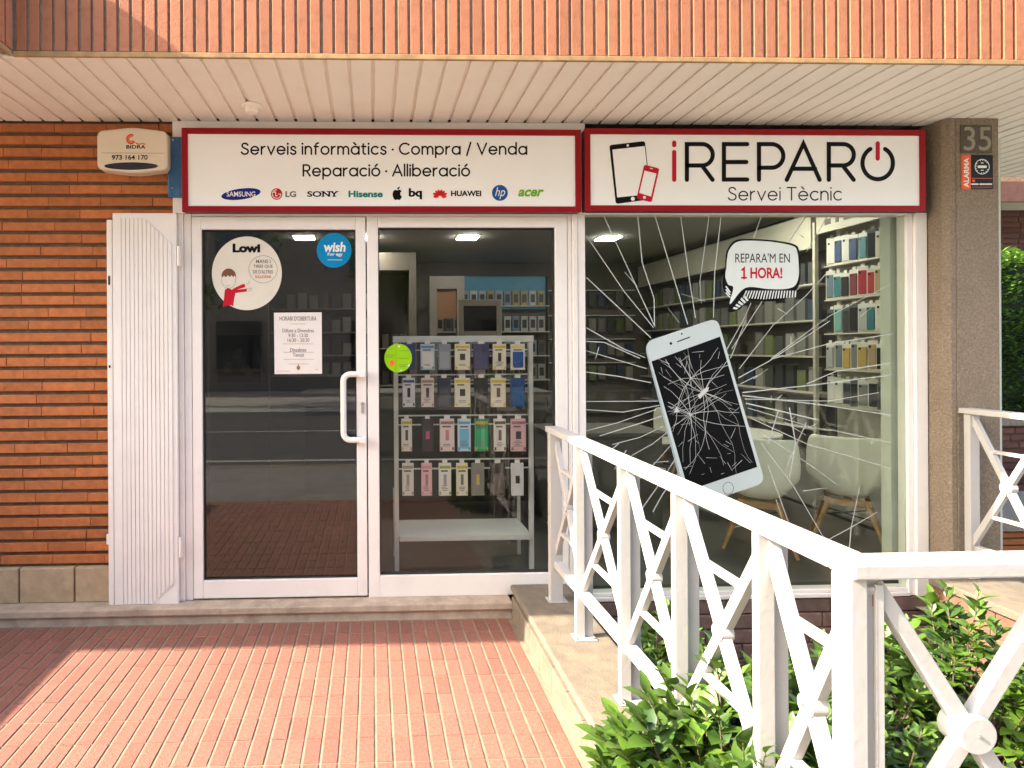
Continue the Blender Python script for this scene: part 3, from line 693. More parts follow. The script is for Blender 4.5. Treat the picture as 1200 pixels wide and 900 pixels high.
mb = MB(); mb.ppoly([(321,366.5),(377,366),(377.4,438),(321.8,438.4)], DY)
hr = sticker('opening_hours_sheet', (-.42,0,1.53), 'white paper opening hours notice taped inside the door glass', mb, M['paper'], 'notice')
text("HORARI D'OBERTURA", 327.5, 371, 370.6, 375.8, DY-T, M['grey_ink'], hr, bold=.014)
for s_, a, b, y in (('Dilluns a Divendres',331,368,387.4),('9:30 - 13:30',338,361,393),('16:30 - 20:30',337,362.5,398.6),('Dissabtes',340,359,410),('Tancat',343,356.5,415.8)):
    text(s_, a, b, y-2.2, y+2.2, DY-T, M['grey_ink'], hr, bold=.01)
mb = MB()
for a, b, y in ((340,358,379.6),(331,367,403),(332,368,412.8),(332,368,421),(338,362,426.5),(324,340,435),(369,373,433)): mb.pline([(a,y),(b,y)], .35, DY-T)
decal(mb, 'fine_print', M['grey_ink'], hr)
mb = MB(); mb.pdisc(349.6, 431, 2.1, 2.6, DY-T); mb.pline([(349.6,426.8),(349.6,429)], .9, DY-T); decal(mb, 'crest', cmat((.28,.13,.05)), hr)
mb = MB(); mb.pdisc(466.6, 419.6, 16.2, 16.8, DY, n=48)
gs = sticker('round_sticker', (.15,0,1.44), 'lime green round sticker on the side panel beside the handle', mb, M['lime'])
mb = MB(); mb.pline([(464,404.5),(464,435)], .45, DY-T)
for a, b, y in ((453,462,416),(453,461,418.4),(467,478,420),(468,480,411),(456,461,409),(467,479,427.5),(468,476,429.5)): mb.pline([(a,y),(b,y)], .7, DY-T)
for s_, x, y in (('mobil',453,417),): pass
decal(mb, 'fine_print', cmat((.10,.22,.02)), gs)
mb = MB(); mb.pdisc(459.6, 425.4, 3.2, 3.2, DY-T); decal(mb, 'dot', M['orange_red'], gs)
mb = MB(); mb.pdisc(467.5, 406, .9, .9, DY-T); mb.pdisc(479, 428, 1.2, 1.2, DY-T); mb.pdisc(470,434,.8,.8,DY-T); decal(mb, 'white_dot', M['vinyl_white'], gs)

# cracked glass print, broken phone and speech bubble on the shop window
Q = lambda x, y: (740+x/2.814, 270+y/2.814)
PH = [Q(44,368), Q(283,288), Q(441,832), Q(190,915)]           # phone outline corners
def inside_phone(x, y):
    s_ = None
    for i in range(4):
        a, b = PH[i], PH[(i+1) % 4]; c = (b[0]-a[0])*(y-a[1])-(b[1]-a[1])*(x-a[0])
        if s_ is None: s_ = c > 0
        elif (c > 0) != s_: return False
    return True
rng = random.Random(11)
mb = MB(); WX0, WX1, WZ0, WZ1 = 687, 1048, 253, 690
def clipped(p): return WX0 < p[0] < WX1 and WZ0 < p[1] < WZ1
cc = (812, 470)
R5 = lambda x, y: (600+x/2., 200+y/2.)
CR = [[(215,105),(300,290),(335,365)],[(295,105),(305,215),(333,300),(334,362)],[(335,105),(412,360)],[(395,105),(415,250),(430,345)],[(462,105),(440,262),(444,312)],[(490,105),(475,240),(472,345)],
 [(172,152),(262,282),(332,368)],[(172,250),(326,392)],[(172,368),(262,418),(312,438)],[(172,422),(316,464)],[(172,472),(250,482),(326,497)],[(172,400),(215,402),(300,440)],[(172,541),(343,540)],[(172,610),(250,590),(345,557)],[(205,622),(300,592),(352,575)],
 [(235,642),(300,625),(357,598)],[(280,668),(330,640),(365,612)],[(300,722),(340,680),(375,640)],[(306,790),(345,735),(385,672)],[(330,800),(352,760),(392,705)],[(215,668),(250,640)],[(240,700),(268,655)],
 [(500,425),(545,345),(560,310)],[(512,440),(548,350)],[(515,418),(590,300),(620,262)],[(533,464),(612,362),(690,292),(745,232)],[(608,440),(690,380),(745,340),(895,262)],[(530,486),(600,448),(745,352)],[(535,500),(575,480)],
 [(610,441),(745,405),(895,382)],[(540,520),(700,503),(895,478)],[(540,527),(720,548),(895,574)],[(548,545),(640,566),(720,585)],[(552,556),(700,600),(716,592)],[(545,535),(740,540),(860,520)],[(560,580),(690,640),(895,700)],[(575,610),(700,690),(760,735)],[(585,640),(660,740),(735,868)],
 [(690,105),(650,165)],[(640,300),(690,262)],[(585,105),(566,158)],[(740,105),(690,190)],[(732,870),(795,836),(856,800)],[(795,836),(790,893)],[(795,836),(815,740)],[(600,690),(650,830)],[(625,560),(600,640)],[(650,555),(665,640),(650,720)],[(690,590),(640,700)],[(895,450),(760,470),(690,500)],[(172,560),(260,566),(345,550)],[(895,640),(760,610),(600,590)]]
for pts in CR:
    pts = [(min(max(x, WX0), WX1), min(max(y, WZ0), WZ1)) for x, y in [R5(*p) for p in pts]]
    mb.pline(pts, rng.uniform(.75, 1.35), WY-.0002*rng.randint(1,5), taper=rng.uniform(.55,1.15))
for k in range(46):                                               # short splinters and webs between the rays
    a = rng.uniform(0, 2*pi); r = rng.uniform(70, 250); p = (cc[0]+r*cos(a), cc[1]+r*sin(a)); b = a+rng.choice((pi/2,-pi/2,.3,-.3,1,-1))+rng.uniform(-.3,.3); L_ = rng.uniform(6, 30)
    p2 = (p[0]+L_*cos(b), p[1]+L_*sin(b))
    if clipped(p) and clipped(p2) and not inside_phone(*p) and not inside_phone(*p2): mb.pline([p, p2], rng.uniform(.5,1.1), WY-.0013, taper=.5)
tag(decal(mb, 'crack_sticker', M['crack'], origin=(1.93,0,1.14)), 'white cracked glass lines printed across the shop window', 'window sticker')
ph = thing('phone_sticker', (1.93,0,1.14), 'life-like picture of a white phone with shattered black screen on the window', 'window sticker')
mb = MB(); mb.ppoly(rquad([(PH[0][0]-1.2,PH[0][1]+1.5),(PH[1][0]-1,PH[1][1]),(PH[2][0]-1,PH[2][1]+.8),(PH[3][0]-2.5,PH[3][1]+.8)], 12), WY-.0020); decal(mb, 'rim', M['phone_edge'], ph)
mb = MB(); mb.ppoly(rquad(PH, 11), WY-.0024); fb = decal(mb, 'front', M['phone_white'], ph)
SCR = [Q(66,432), Q(292,350), Q(415,780), Q(188,858)]
mb = MB(); mb.ppoly(SCR, WY-.0028); sc_ = decal(mb, 'screen', M['phone_black'], ph)
mb = MB(); c = Q(319,850); mb.pline([(c[0]+6.2*cos(t), c[1]+7*sin(t)) for t in [2*pi*k/30 for k in range(30)]], .5, WY-.0028, True)
mb.pline([Q(152,367),Q(192,352)], 1.3, WY-.0028); mb.pdisc(*Q(130,373), 1.5, 1.6, WY-.0028); mb.pdisc(*Q(166,341), 1.0, 1.1, WY-.0028); decal(mb, 'home_button', M['ink'], fb)
def in_scr(x, y):
    for i in range(4):
        a, b = SCR[i], SCR[(i+1) % 4]
        if (b[0]-a[0])*(y-a[1])-(b[1]-a[1])*(x-a[0]) < 0: return False
    return True
mb = MB(); rng = random.Random(5); hubs = [Q(238,535), Q(195,608), Q(150,595), Q(195,487)]
for hi, (hx2, hy2) in enumerate(hubs):
    for k in range((18, 17, 8, 8)[hi]):
        a = 2*pi*k/(18, 17, 8, 8)[hi]+rng.uniform(-.2,.2); p = (hx2, hy2); pts = [p]; tot = rng.uniform(30, 150); r = 0
        while r < tot:
            s_ = rng.uniform(6, 18); r += s_; a += rng.uniform(-.28,.28); p = (p[0]+s_*cos(a), p[1]+s_*sin(a))
            if not in_scr(*p): break
            pts.append(p)
        if len(pts) > 1: mb.pline(pts, rng.uniform(.25, .62), WY-.0031-.0001*(k % 3), taper=rng.uniform(.4,1))
for k in range(45):
    u, v = rng.random(), rng.random(); p = [SCR[0][j]*(1-u)*(1-v)+SCR[1][j]*u*(1-v)+SCR[2][j]*u*v+SCR[3][j]*(1-u)*v for j in (0,1)]
    a = rng.uniform(0, 2*pi); L_ = rng.uniform(3, 16); p2 = (p[0]+L_*cos(a), p[1]+L_*sin(a))
    if in_scr(*p2): mb.pline([tuple(p), p2], rng.uniform(.3,.6), WY-.0034, taper=.5)
mb.ppoly([Q(218,545),Q(240,522),Q(256,516),Q(252,530),Q(240,540),Q(226,556)], WY-.0036); mb.ppoly([Q(140,600),Q(148,580),Q(160,600)], WY-.0036)
decal(mb, 'shatter_lines', cmat((.55,.55,.53)), sc_)
sb = thing('speech_bubble_sticker', (2.27,0,1.95), 'white speech bubble sticker with red and black words above the broken phone', 'window sticker')
G = lambda x, y: (800+x/3., 100+y/3.)
out = spline([G(*p) for p in ((150,640),(140,700),(152,735),(172,752),(160,796),(200,788),(232,758),(300,760),(350,755),(392,730),(412,690),(414,640),(410,585),(395,560),(330,546),(240,540),(185,545),(158,575),(150,610),(150,640))], 5)
mb = MB(); mb.ppoly(out, WY-.0038); decal(mb, 'backing', M['ink'], sb)
inn = spline([G(*p) for p in ((154,640),(150,672),(160,700),(178,712),(166,770),(220,712),(300,716),(360,716),(395,704),(408,670),(408,630),(403,586),(388,565),(320,551),(240,546),(190,551),(164,578),(156,610),(154,640))], 5)
mb = MB(); mb.ppoly(inn, WY-.0042)
for k in range(19):
    x = 222+k*9.6; mb.ppoly([G(x,722),G(x+5,722),G(x-2+(k-9)*.5,752-abs(k-7)*.6),G(x-6+(k-9)*.5,752-abs(k-7)*.6)], WY-.0042)
for k in range(5):
    mb.ppoly([G(176+k*9,786-k*11),G(180+k*9,779-k*11),G(196+k*9,783-k*7),G(190+k*9,788-k*7)], WY-.0042)
for k in range(3): mb.ppoly([G(150,708+k*11),G(154,705+k*11),G(170,728+k*9),G(164,728+k*9)], WY-.0042)
ib = decal(mb, 'bubble', M['bubble'], sb)
text("REPARA'M EN", *[G(185,0)[0], G(377,0)[0]], G(0,590)[1], G(0,623)[1], WY-.0046, M['ink'], ib)
text('HORA!', G(238,0)[0], G(350,0)[0], G(0,640)[1], G(0,679)[1], WY-.0046, M['red'], ib, bold=.03)
mb = MB(); mb.pline([G(209,649),G(216,643),G(216,679)], 2.3, WY-.0046); mb.pline([G(208,676.5),G(224,676.5)], 2.0, WY-.0048); decal(mb, 'numeral', M['red'], ib)

# ================================================================== INTERIOR
mb = MB(); mb.box(-2.7,3.80,.08,4.74,.05,.088); struct(mb.build('floor', M['floor_in']))
mb = MB(); mb.box(-2.7,3.80,.10,4.74,2.66,2.72); struct(mb.build('ceiling', M['ceil_in']))
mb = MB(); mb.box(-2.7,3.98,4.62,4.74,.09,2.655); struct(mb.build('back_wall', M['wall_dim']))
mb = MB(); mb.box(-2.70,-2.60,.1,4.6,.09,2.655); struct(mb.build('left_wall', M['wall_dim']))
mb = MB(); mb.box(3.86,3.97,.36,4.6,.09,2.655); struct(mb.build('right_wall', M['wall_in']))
mb = MB(); mb.box(3.128,3.78,.10,.17,.09,2.655); mb.box(3.74,3.90,.172,.358,-.03,2.78); struct(mb.build('partition_wall', M['pale_green']))  # partition, plus an added unseen box sealing light out of the corner
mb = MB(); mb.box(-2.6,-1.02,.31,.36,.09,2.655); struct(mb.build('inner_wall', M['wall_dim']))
for i, (x, y, lab) in enumerate(((1.0,2.75,'lit square ceiling lamp seen through the fixed side panel'), (-.70,2.75,'lit square ceiling lamp seen beside the round cream sticker'), (2.5,2.8,'lit square ceiling lamp seen through the upper left of the shop window'), (-.05,2.75,'lit square ceiling lamp at the top right of the door glass'), (3.0,1.3,'added square ceiling lamp brightening the white shell chairs'))):  # last lamp is added, to brighten the shop behind the window
    l = thing('ceiling_light', (x,y,2.63), lab, 'ceiling lamp', 'square ceiling lamps in the shop')
    m2 = MB()
    m2.box(x-.10,x+.10,y-.10,y+.10,2.640,2.650); m2.build('diffuser', M['fill_lamp' if x > 2.6 else 'lamp'], l)
    m2 = MB(); m2.box(x-.115,x+.115,y-.115,y+.115,2.651,2.6595); m2.build('frame', M['white'], l)

# packet: card, hang tab, picture, header
def packet(x, y, z, w, h, d, face, pic, head, label, group, kind='hanging_packet', cat='packet', style=0):
    t = thing(kind, (x,y,z), label, cat, group)
    mb = MB(); mb.box(x-w/2,x+w/2,y,y+d,z,z+h); mb.build('box', cmat(face), t, bevel=.002, seg=1)
    mb = MB(); mb.box(x-w*.2,x+w*.2,y+d*.4,y+d*.4+.001,z+h,z+h+.022); mb.build('hang_tab', M['paper'], t)
    if pic:
        mb = MB(); 
        if style == 1: mb.box(x-w*.17,x+w*.17,y-.0012,y-.0002,z+h*.38,z+h*.62)
        elif style == 2: mb.box(x-w*.38,x+w*.38,y-.0012,y-.0002,z+h*.08,z+h*.70)
        else: mb.box(x-w*.12,x+w*.12,y-.0012,y-.0002,z+h*.34,z+h*.66)
        mb.build('picture', cmat(pic), t, bevel=.004 if style == 1 else 0)
    if head:
        mb = MB(); mb.box(x-w*.45,x+w*.45,y-.0014,y-.0004,z+h*.84,z+h*.93)
        for sx in (-1,1): mb.box(x+sx*w*.40-w*.07,x+sx*w*.40+w*.07,y-.0014,y-.0004,z+h*.04,z+h*.13)
        mb.build('print', cmat(head), t)
        mb = MB(); rr = random.Random(int(x*1000)+int(z*777))
        for q in range(rr.randint(2,4)):
            zz = z+h*(.16+.05*q); wq = w*rr.uniform(.15,.36); mb.box(x-wq,x+wq*rr.uniform(.3,1),y-.0013,y-.0003,zz,zz+h*.018)
        zz = z+h*.74; mb.box(x-w*.34,x+w*rr.uniform(.1,.34),y-.0013,y-.0003,zz,zz+h*.05)
        mb.build('lettering', M['grey_ink'], t)
    return t
RK = thing('display_rack', (.57,.32,.09), 'white metal rack of hanging packets just inside the side panel', 'display rack')
def rackp(px, py): return onY(px, py, .30)
ra, rb2 = rackp(461,394), rackp(626,670)
mb = MB()
for x in (ra.x, rb2.x-.028):
    mb = MB(); mb.box(x, x+.028, .295, .325, .0885, ra.z-.042); mb.build('post', M['rack'], RK, bevel=.002)
mb = MB(); mb.box(ra.x-.004, rb2.x+.004, .293, .327, ra.z-.04, ra.z); mb.build('top_bar', M['rack'], RK, bevel=.002)
mb = MB(); zs = rackp(540,628).z; mb.box(ra.x+.029, rb2.x-.029, .262, .62, zs-.018, zs+.012); mb.build('shelf', M['rack'], RK, bevel=.002)
mb = MB()
for x in (ra.x, rb2.x-.028):
    mb = MB(); mb.box(x+.004, x+.024, .62, .64, .0885, .55); mb.build('rear_post', M['rack'], RK)
    mb = MB(); mb.box(x+.004, x+.024, .326, .619, .30, .312); mb.build('side_bar', M['rack'], RK)
ROWS = [ # y top, y bottom, packets: (px centre, width px, face, picture, header, style, words)
 (403,433.5, [(480,14,(.03,.05,.16),(.10,.13,.3),None,1,'navy packet half hidden behind the lime green sticker'),(501,16.5,(.42,.52,.58),(.62,.60,.56),(.10,.22,.38),2,'pale blue packet with white panel in the top row of the rack'),(521,14.5,(.22,.24,.27),(.30,.32,.34),None,2,'grey packet between the pale blue and yellow-cornered ones in the top row'),(542,18,(.66,.60,.46),(.03,.03,.03),(.55,.40,.02),1,'cream packet with yellow corners and watch picture in the top rack row'),(564,18,(.05,.045,.11),(.07,.065,.14),None,2,'dark indigo packet in the top row of the rack'),(585.5,15.5,(.66,.60,.50),(.06,.05,.05),(.60,.42,.02),0,'cream packet with yellow top strip in the top rack row'),(607,16.5,(.62,.60,.56),(.015,.08,.30),(.70,.55,.15),2,'white packet with blue panel at the end of the top rack row')]),
 (443,477, [(479,14.5,(.60,.62,.64),(.02,.02,.03),(.05,.08,.22),0,'white packet with navy top strip in the second rack row'),(501,15,(.62,.53,.50),(.05,.04,.04),(.35,.20,.16),0,'pinkish white packet beside the navy-striped one in the second rack row'),(520.5,15.5,(.025,.027,.05),(.04,.045,.07),None,2,'near-black navy packet left of the watch packet in the second rack row'),(542,18.5,(.66,.60,.47),(.02,.03,.03),(.58,.44,.02),1,'cream packet with yellow corners and watch picture in the second rack row'),(564,16,(.015,.015,.017),(.05,.05,.05),None,0,'black packet right of the watch packet in the second rack row'),(584,17.5,(.67,.60,.48),(.10,.09,.08),(.58,.44,.02),0,'cream packet with yellow edge right of the black one in the second rack row'),(607,17,(.012,.06,.18),(.02,.10,.26),None,2,'dark blue packet at the end of the second rack row')]),
 (491,529, [(476.5,12.5,(.66,.62,.55),(.05,.05,.05),(.50,.38,.03),0,'narrow white packet with yellow lettering starting the third rack row'),(501,13.5,(.03,.02,.025),(.45,.08,.20),None,1,'dark packet with a pink side in the third rack row'),(524,17,(.66,.55,.52),(.55,.20,.22),(.30,.14,.13),0,'pale pink packet between the dark and sky blue ones in the third rack row'),(544,15,(.50,.60,.64),(.15,.42,.60),(.10,.30,.48),2,'white and sky blue packet in the third rack row'),(564.5,16,(.01,.25,.10),(.015,.36,.14),(.45,.30,.02),2,'bright green packet in the third rack row'),(586,14,(.66,.63,.56),(.06,.06,.05),(.10,.08,.05),0,'white packet with dark top strip in the third rack row'),(607.5,18,(.60,.38,.40),(.06,.05,.06),(.30,.12,.15),1,'pink packet with dark charger picture in the third rack row')]),
 (543,581, [(478,13.5,(.66,.62,.56),(.30,.30,.28),(.30,.28,.20),0,'narrow white packet starting the bottom rack row'),(500,12.5,(.66,.40,.40),(.40,.15,.16),(.55,.25,.26),0,'pink packet second in the bottom rack row'),(521.5,14.5,(.68,.65,.58),(.30,.30,.28),(.28,.34,.05),0,'white packet with olive lettering in the bottom rack row'),(541.5,13.5,(.68,.64,.52),(.16,.16,.15),(.52,.42,.05),0,'cream packet with yellow strip in the bottom rack row'),(560,15,(.20,.195,.175),(.50,.38,.10),None,0,'grey see-through packet in the bottom rack row'),(583.5,17,(.055,.048,.042),(.12,.10,.09),None,2,'dark see-through packet in the bottom rack row'),(606.5,14.5,(.60,.60,.60),(.012,.012,.012),None,1,'white packet with black case picture ending the bottom rack row')]),
]
for yt, yb, L_ in ROWS:
    za = onY(540, yt-2.5, .27).z
    for dz in (.002, -.055):
        mb = MB(); mb.box(ra.x+.029, rb2.x-.029, .302, .310, za+dz, za+dz+.008); mb.build('hook_bar', M['rack'], RK)
    for (px, wpx, face, pic, head, style, lab) in L_:
        c0_, c1_ = onY(px, yt, .24), onY(px, yb, .24)
        packet(c0_.x, .24, c1_.z, wpx*3.606/690, c0_.z-c1_.z, .022, face, pic, head, lab, 'packets hanging on the display rack', style=style)

# bright shelf bay on the right-hand wall, facing into the shop
XS = 3.72
bay = thing('wall_shelf', (3.8,1.2,.9), 'bright wall shelf of phone case boxes behind the right of the window', 'shelf')
mb = MB(); mb.box(3.79,3.858,.60,1.33,.75,2.50); mb.build('back_panel', M['shelf'], bay)
ZR = [2.146,1.874,1.603,1.316,1.035]
mb = MB()
for z in ZR:
    mb = MB(); mb.box(3.66,3.789,.60,1.30,z-.016,z-.006); mb.build('shelf_board', M['shelf'], bay)
mb = MB(); mb.box(3.59,3.62,1.305,1.33,.75,2.50); mb.build('upright', M['shelf'], bay)
mb = MB(); mb.box(3.60,3.62,.60,1.30,2.40,2.56); hd = mb.build('header', M['shelf'], bay)
mb = MB()
for k, (a, b) in enumerate(((.74,.78),(.81,.84),(.88,1.02),(1.07,1.10),(1.15,1.21))): mb.box(3.597,3.5995,a,b,2.455,2.50)
mb.build('lettering', M['grey_ink'], hd)
BOXC = [['white','navy','white','navy','teal','black','cream','beige'],['slate','teal','black','maroon','crimson','red','beige','silver'],['black','mint','charcoal','black','silver','teal','white','gold'],['silver','slate','gold','grey','gold','beige','black','charcoal'],['white','white','charcoal','black','grey','black','charcoal','black']]
CV = dict(white=(.66,.64,.58),navy=(.03,.06,.15),teal=(.04,.16,.18),black=(.015,.015,.015),cream=(.55,.48,.36),beige=(.36,.25,.15),slate=(.13,.17,.20),maroon=(.15,.03,.035),crimson=(.34,.02,.045),red=(.40,.04,.05),silver=(.38,.38,.36),mint=(.18,.36,.33),charcoal=(.035,.038,.04),gold=(.45,.30,.08),grey=(.18,.18,.17))
ORD = ['left-end','second','third','fourth','fifth','sixth','seventh','right-end']; SHL = ['top','second','middle','fourth','lowest']
def case_box(x, y, z, w, h, d, shellc, casec, label, rz, group):
    t = thing('phone_case_box', (x,y,z), label, 'phone case box', group); t.rotation_euler = (0,0,rz)
    o = Vector((x,y,z))
    def add(nm, bx, mat, bev=0, par=t):
        m_ = MB(); m_.box(*bx); m_.v = [v+o for v in m_.v]; return m_.build(nm, mat, par, bevel=bev, seg=1)
    add('card', (-d/2,-d/2+.010,-w/2,w/2,0,h), cmat(shellc), .003)
    add('phone_case', (-d/2-.009,-d/2-.0003,-w*.40,w*.40,h*.07,h*.86), cmat(casec), .009)
    add('camera_hole', (-d/2-.0102,-d/2-.0092,w*.10,w*.30,h*.74,h*.82), cmat((.012,.012,.014)))
    add('hang_tab', (-d/2+.002,-d/2+.004,-w*.16,w*.16,h,h+.022), M['paper'])
    return t
for r, row in enumerate(BOXC):
    for k, cn in enumerate(row):
        y = 1.265-k*.077; dark = cn in ('black','charcoal') and (k+r) % 3
        case_box(3.70+random.uniform(-.01,.01), y, ZR[r]-.004, .070, random.uniform(.19,.232), .03, (.10,.10,.10) if dark else (.60,.58,.50), CV[cn],
                 '%s phone case box, %s on the %s shelf of the bright bay' % (cn, ORD[k], SHL[r]), radians(random.uniform(14,34)), 'phone case boxes on the bright shelf')
# dim slatwall further back along the same wall, and on the rear wall
def plain_box(x, y, z, sx, sy, sz, col, name, label, cat, group):
    mb = MB(); mb.box(-sx/2,sx/2,-sy/2,sy/2,0,sz); mb.v = [v+Vector((x,y,z)) for v in mb.v]
    return tag(mb.build(name, cmat(col), origin=(x,y,z), bevel=.003), label, cat, group)
NTH = ['first','second','third','fourth','fifth','sixth','seventh','eighth','ninth','tenth','eleventh','twelfth','13th','14th','15th','16th','17th','18th','19th','20th','21st','22nd']
RW = ['top','second','third','fourth','fifth']
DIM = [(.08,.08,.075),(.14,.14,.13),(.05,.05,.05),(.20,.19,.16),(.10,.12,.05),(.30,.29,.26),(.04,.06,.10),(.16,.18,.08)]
far = thing('slatwall', (3.8,3.1,.6), 'dim grey product wall behind the broken phone picture', 'product display')
mb = MB(); mb.box(3.80,3.858,1.36,4.55,.60,2.30); mb.build('back_panel', M['wall_dim'], far)
mb = MB()
for z in (2.02,1.72,1.42,1.12,.82):
    mb = MB(); mb.box(3.62,3.799,1.36,4.5,z-.02,z-.006); mb.build('shelf_board', M['shelf'], far)
mb = MB(); mb.box(3.60,3.64,1.36,4.5,2.30,2.58); mb.build('header', M['shelf'], far)
for r, z in enumerate((2.02,1.72,1.42,1.12,.82)):
    for k in range(22):
        if random.random() < .94:
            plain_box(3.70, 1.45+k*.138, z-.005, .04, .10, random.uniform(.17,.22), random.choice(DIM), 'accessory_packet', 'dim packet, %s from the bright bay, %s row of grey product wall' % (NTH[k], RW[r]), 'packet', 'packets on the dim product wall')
rear = thing('product_display', (1.3,4.5,.6), 'blue-lit display of phone boxes on the rear wall, seen through the side panel', 'product display')
mb = MB(); mb.box(.84,2.35,4.56,4.615,2.02,2.46); mb.build('lit_panel', M['blue_panel'], rear)
mb = MB(); mb.box(.84,2.35,4.56,4.615,.6,2.015); mb.build('dark_panel', M['wall_dim'], rear)
mb = MB()
for z in (2.06,1.72,1.40,1.08):
    mb = MB(); mb.box(.84,2.35,4.36,4.555,z-.02,z-.004); mb.build('shelf_board', M['shelf'], rear)
for r, (z, pal) in enumerate(((2.06,[(.35,.42,.48),(.20,.28,.34),(.48,.52,.55),(.36,.28,.10),(.50,.55,.58)]),(1.72,[(.12,.22,.28),(.30,.34,.38),(.10,.10,.10),(.36,.32,.20),(.40,.40,.40)]),(1.40,[(.24,.28,.30),(.12,.12,.12),(.34,.35,.36),(.06,.06,.06)]),(1.08,DIM))):
    for k in range(13):
        x = .90+k*.113; c = random.choice(pal)
        t = plain_box(x, 4.46, z-.004, .095, .05, .20, c, 'phone_box', 'boxed phone, %s from the inner doorway, %s row of blue-lit display' % (NTH[k], RW[r]), 'phone box', 'boxed phones on the rear wall')
        mb = MB(); mb.box(x-.03,x+.03,4.4335,4.4347,z+.04,z+.15); mb.build('picture', cmat((.02,.02,.025)), t, bevel=.004)
side = thing('product_display', (2.9,4.5,.6), 'dark rear wall display of hanging packets beyond the blue-lit display', 'product display')
mb = MB(); mb.box(2.38,3.56,4.56,4.615,.6,2.46); mb.build('back_panel', M['wall_dim'], side)
for z in (2.06,1.72,1.40,1.08):
    mb = MB(); mb.box(2.38,3.56,4.50,4.555,z+.20,z+.212); mb.build('hook_bar', M['rack'], side)
for r, z in enumerate((2.06,1.72,1.40,1.08)):
    for k in range(9):
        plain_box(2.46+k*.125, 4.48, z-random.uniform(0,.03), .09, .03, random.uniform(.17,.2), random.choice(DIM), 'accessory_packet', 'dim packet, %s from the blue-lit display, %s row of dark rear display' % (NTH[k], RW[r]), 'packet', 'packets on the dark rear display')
cab = thing('glass_cabinet', (.1,3.1,.09), 'white framed glass cabinet with shelves left of the rear display', 'cabinet')
def cab_at(px0, px1, pyt, pyb, Y):
    a, b = onY(px0, pyt, Y), onY(px1, pyb, Y); return a.x, b.x, b.z, a.z
x0, x1, z0, z1 = cab_at(436, 489, 296, 560, 2.9)
mb = MB(); mb.box(x0,x0+.07,2.9,3.3,.09,z1); mb.box(x1-.07,x1,2.9,3.3,.09,z1); mb.box(x0+.07,x1-.07,2.9,3.3,z1-.19,z1); mb.build('frame', cmat((.19,.165,.14)), cab, bevel=.004)
mb = MB(); mb.box(x0+.07,x1-.07,3.27,3.29,.1,z1-.19); mb.build('back_panel', M['wall_dim'], cab)
for z in (.12,.7,1.1,1.5):
    mb = MB(); mb.box(x0+.07,x1-.07,2.95,3.27,z-.01,z); mb.build('shelf_board', M['shelf'], cab)
for r, z in enumerate((1.5,1.1,.7)):
    for k in range(3): plain_box(x0+.14+k*.10, 3.08, z+.001, .07, .05, .15, random.choice([(.10,.13,.05),(.12,.12,.11),(.2,.2,.18)]), 'accessory_packet', 'dim packet, %s on the %s shelf of the white framed cabinet' % (NTH[k], RW[r]), 'packet', 'packets in the glass cabinet')
col_ = cab_at(503, 546, 295, 600, 3.6)
dp = thing('door_frame', (.6,3.7,.09), 'pale inner doorway between the glass cabinet and the rear display', 'door frame')
mb = MB(); mb.box(col_[0],col_[0]+.09,3.6,3.7,.09,2.35); mb.box(col_[1]-.09,col_[1],3.6,3.7,.09,2.35); mb.box(col_[0]+.09,col_[1]-.09,3.6,3.7,2.2,2.35); mb.build('frame', cmat((.20,.18,.155)), dp)
mb = MB(); mb.box(col_[0]+.09,col_[1]-.09,3.66,3.69,1.85,2.2); mb.build('panel', cmat((.22,.10,.04)), dp)
mn = thing('till_screen', (1.0,2.2,1.1), 'pale framed screen standing above the display rack', 'screen')
sx0, sx1, sz0, sz1 = cab_at(537, 588, 351, 394, 2.2)
mb = MB(); frame_rect(mb, sx0,sx1,sz0,sz1,.05,.05,.05,.06,2.2,2.24); mb.build('frame', M['wall_in'], mn, bevel=.004)
mb = MB(); mb.box(sx0+.051,sx1-.051,2.21,2.23,sz0+.051,sz1-.061); mb.build('screen', M['black'], mn)
mb = MB(); mb.box((sx0+sx1)/2-.05,(sx0+sx1)/2+.05,2.2,2.24,1.10,sz0-.001); mb.build('stand', M['wall_in'], mn)
ctr = thing('shop_counter', (.2,2.2,.09), 'dark shop counter behind the door and display rack', 'counter')
mb = MB(); mb.box(-.62,1.6,2.02,2.55,.09,1.05); mb.build('body', cmat((.07,.058,.045)), ctr, bevel=.004)
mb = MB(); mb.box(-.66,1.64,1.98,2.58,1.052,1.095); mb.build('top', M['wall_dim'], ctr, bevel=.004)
lsh = thing('wall_shelf', (-.6,4.4,.6), 'dim wall shelf of white boxes behind the opening hours notice', 'shelf')
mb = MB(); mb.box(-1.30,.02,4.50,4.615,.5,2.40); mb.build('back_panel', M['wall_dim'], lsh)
mb = MB()
for z in (2.02,1.72,1.42,1.16):
    mb = MB(); mb.box(-1.30,.02,4.22,4.499,z-.02,z-.004); mb.build('shelf_board', M['wall_in'], lsh)
for r, z in enumerate((2.02,1.72,1.42,1.16)):
    for k in range(9):
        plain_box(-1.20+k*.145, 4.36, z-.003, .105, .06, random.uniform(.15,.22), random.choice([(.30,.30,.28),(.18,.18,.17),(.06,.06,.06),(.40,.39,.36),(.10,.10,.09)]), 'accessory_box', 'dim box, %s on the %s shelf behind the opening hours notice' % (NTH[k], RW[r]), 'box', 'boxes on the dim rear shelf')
pic = thing('notice_board', (-1.2,2.9,1.2), 'dark framed notice board seen through the left of the door glass', 'notice board')
bx0, bx1, bz0, bz1 = cab_at(255, 305, 393, 448, 2.9)
mb = MB(); mb.box(bx0,bx1,2.9,2.93,bz0,bz1); mb.build('frame', M['black'], pic)
mb = MB()
